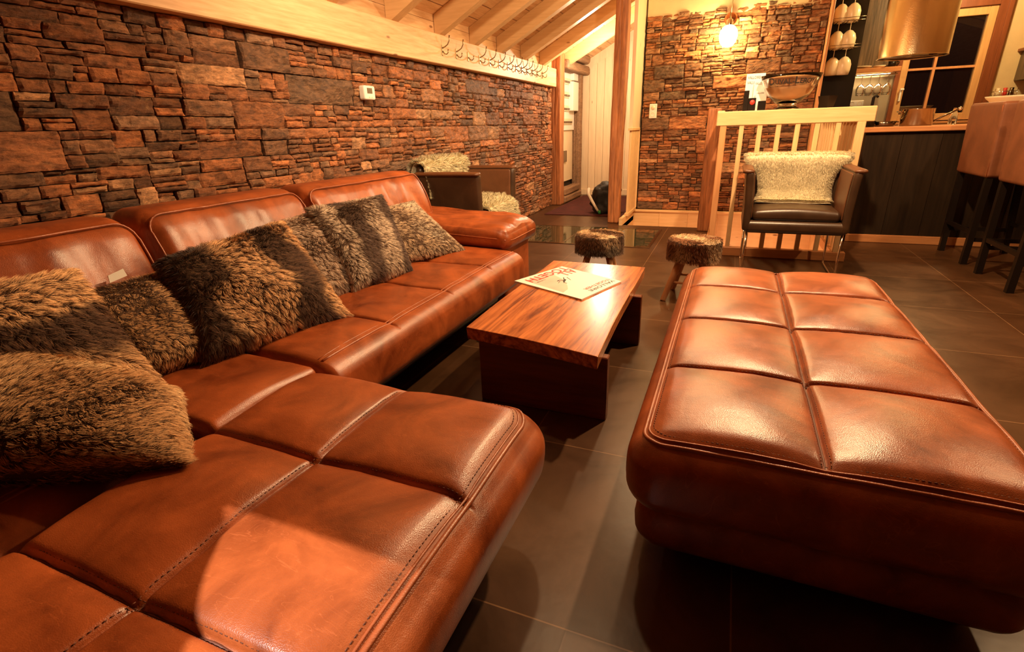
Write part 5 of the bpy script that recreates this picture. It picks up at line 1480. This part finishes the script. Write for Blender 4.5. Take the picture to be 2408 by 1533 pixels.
# ================================================================== ENTRANCE
m = MB(); m.box((-2.42, 7.02, .0005), (-1.22, 9.2, .010), .003)
tag(m.build('door_mat', M['mat']), 'dark red mat on the entrance floor behind the central post', 'mat')
t = thing('meter_cabinet', 'white electrical panel with stacked breaker rows between two timber posts', 'electrical panel', (-2.64, 8.8, .25))
m = MB(); m.box((-2.66, 8.25, .30), (-2.625, 9.16, 1.12), .003); m.build('lower_panel', M['offwhite'], t)
m = MB(); m.box((-2.66, 8.25, 1.12), (-2.60, 9.16, 2.02), .004); m.build('breaker_board', M['white'], t)
for i in range(4):
    z = 1.86-i*.20
    m = MB(); m.box((-2.60, 8.42, z-.05), (-2.585, 9.0, z+.04), .003); r_ = m.build('breaker_row', M['offwhite'], t)
    m = MB()
    for k in range(9): m.box((-2.585, 8.45+k*.058, z-.03), (-2.572, 8.45+k*.058+.04, z+.0), .002)
    m.build('breaker_switch', M['darksteel'], r_)
m = MB(); m.box((-2.60, 8.80, 1.42), (-2.52, 9.14, 1.86), .006); m.build('meter_box', M['white'], t)
m = MB(); m.box((-2.60, 8.88, 1.88), (-2.53, 9.14, 2.00), .006); m.build('small_meter', M['white'], t)
m = MB(); m.box((-2.625, 8.5, .62), (-2.60, 8.75, .80), .003); m.build('cable_box', M['darksteel'], t)
# bag
bgr = thing('duffel_bag', 'slumped black bag on the dark red mat beside the central timber post', 'bag', (-1.60, 7.25, .01))
def lump(P, Q, N):
    P = P.copy(); P += N*(fbm(P, 6, 4)*.05)[:, None]; k = np.clip((P[:, 2]-.05)/.4, 0, 1)
    P[:, 1] += .05*np.sin(P[:, 0]*9)*k; P[:, 0] += .05*k*k; P[:, 2] = np.maximum(P[:, 2], .0105)
    return P
rblock((-1.79, 7.12, .011), (-1.43, 7.52, .42), (.14, .14, .15), .03, None, lump).build('bag_body', M['bag'], bgr)
m = MB(); m.tube([(-1.80, 7.13, .36), (-1.79, 7.06, .30), (-1.73, 7.05, .20), (-1.66, 7.05, .09), (-1.63, 7.05, .05)], [.020, .022, .020, .016, .014], 8); st_ = m.build('strap', plain('pale_strap', (.62, .52, .40), .8), bgr)
m = MB(); m.tube([(-1.63, 7.045, .075), (-1.615, 7.04, .03)], [.02, .018], 10); m.build('tag', M['green'], st_, 'green tag at the strap end')

# unseen spotlight box, added; opening cut to throw the angular patch on the chaise
sp = thing('added_patch_spotlight', 'small black spotlight box added out of view to shape the light patch on the chaise', 'spotlight', (-1.10, -.68, 2.0))
Lp = np.array([-1.10, -.68, 2.20]); opn = [np.array(v) for v in ((-.882, .566, .42), (-.18, .566, .42), (-.18, -.27, .42))]
kk = .20/1.78
low = [Lp+kk*(v-Lp) for v in opn]; cx_, cy_ = (Lp[0]+low[1][0])/2, (Lp[1]+low[1][1])/2; hs = .19
cor = [np.array([cx_+a*hs, cy_+b*hs, 2.0]) for a, b in ((-1, -1), (1, -1), (1, 1), (-1, 1))]; upp = [c+np.array([0, 0, .32]) for c in cor]
m = MB()
m.add(low+cor+upp, [(3, 4, 2), (4, 5, 1, 2), (5, 6, 0, 1), (6, 3, 0), (3, 2, 0), (3, 4, 8, 7), (4, 5, 9, 8), (5, 6, 10, 9), (6, 3, 7, 10), (7, 8, 9, 10)])
m.build('shade', M['black'], sp)
m = MB(); m.tube([(-1.10, -.68, 2.32), (-1.10, -.68, roofz(-1.10)-.01)], .006, 8); m.build('rod', M['black'], sp)
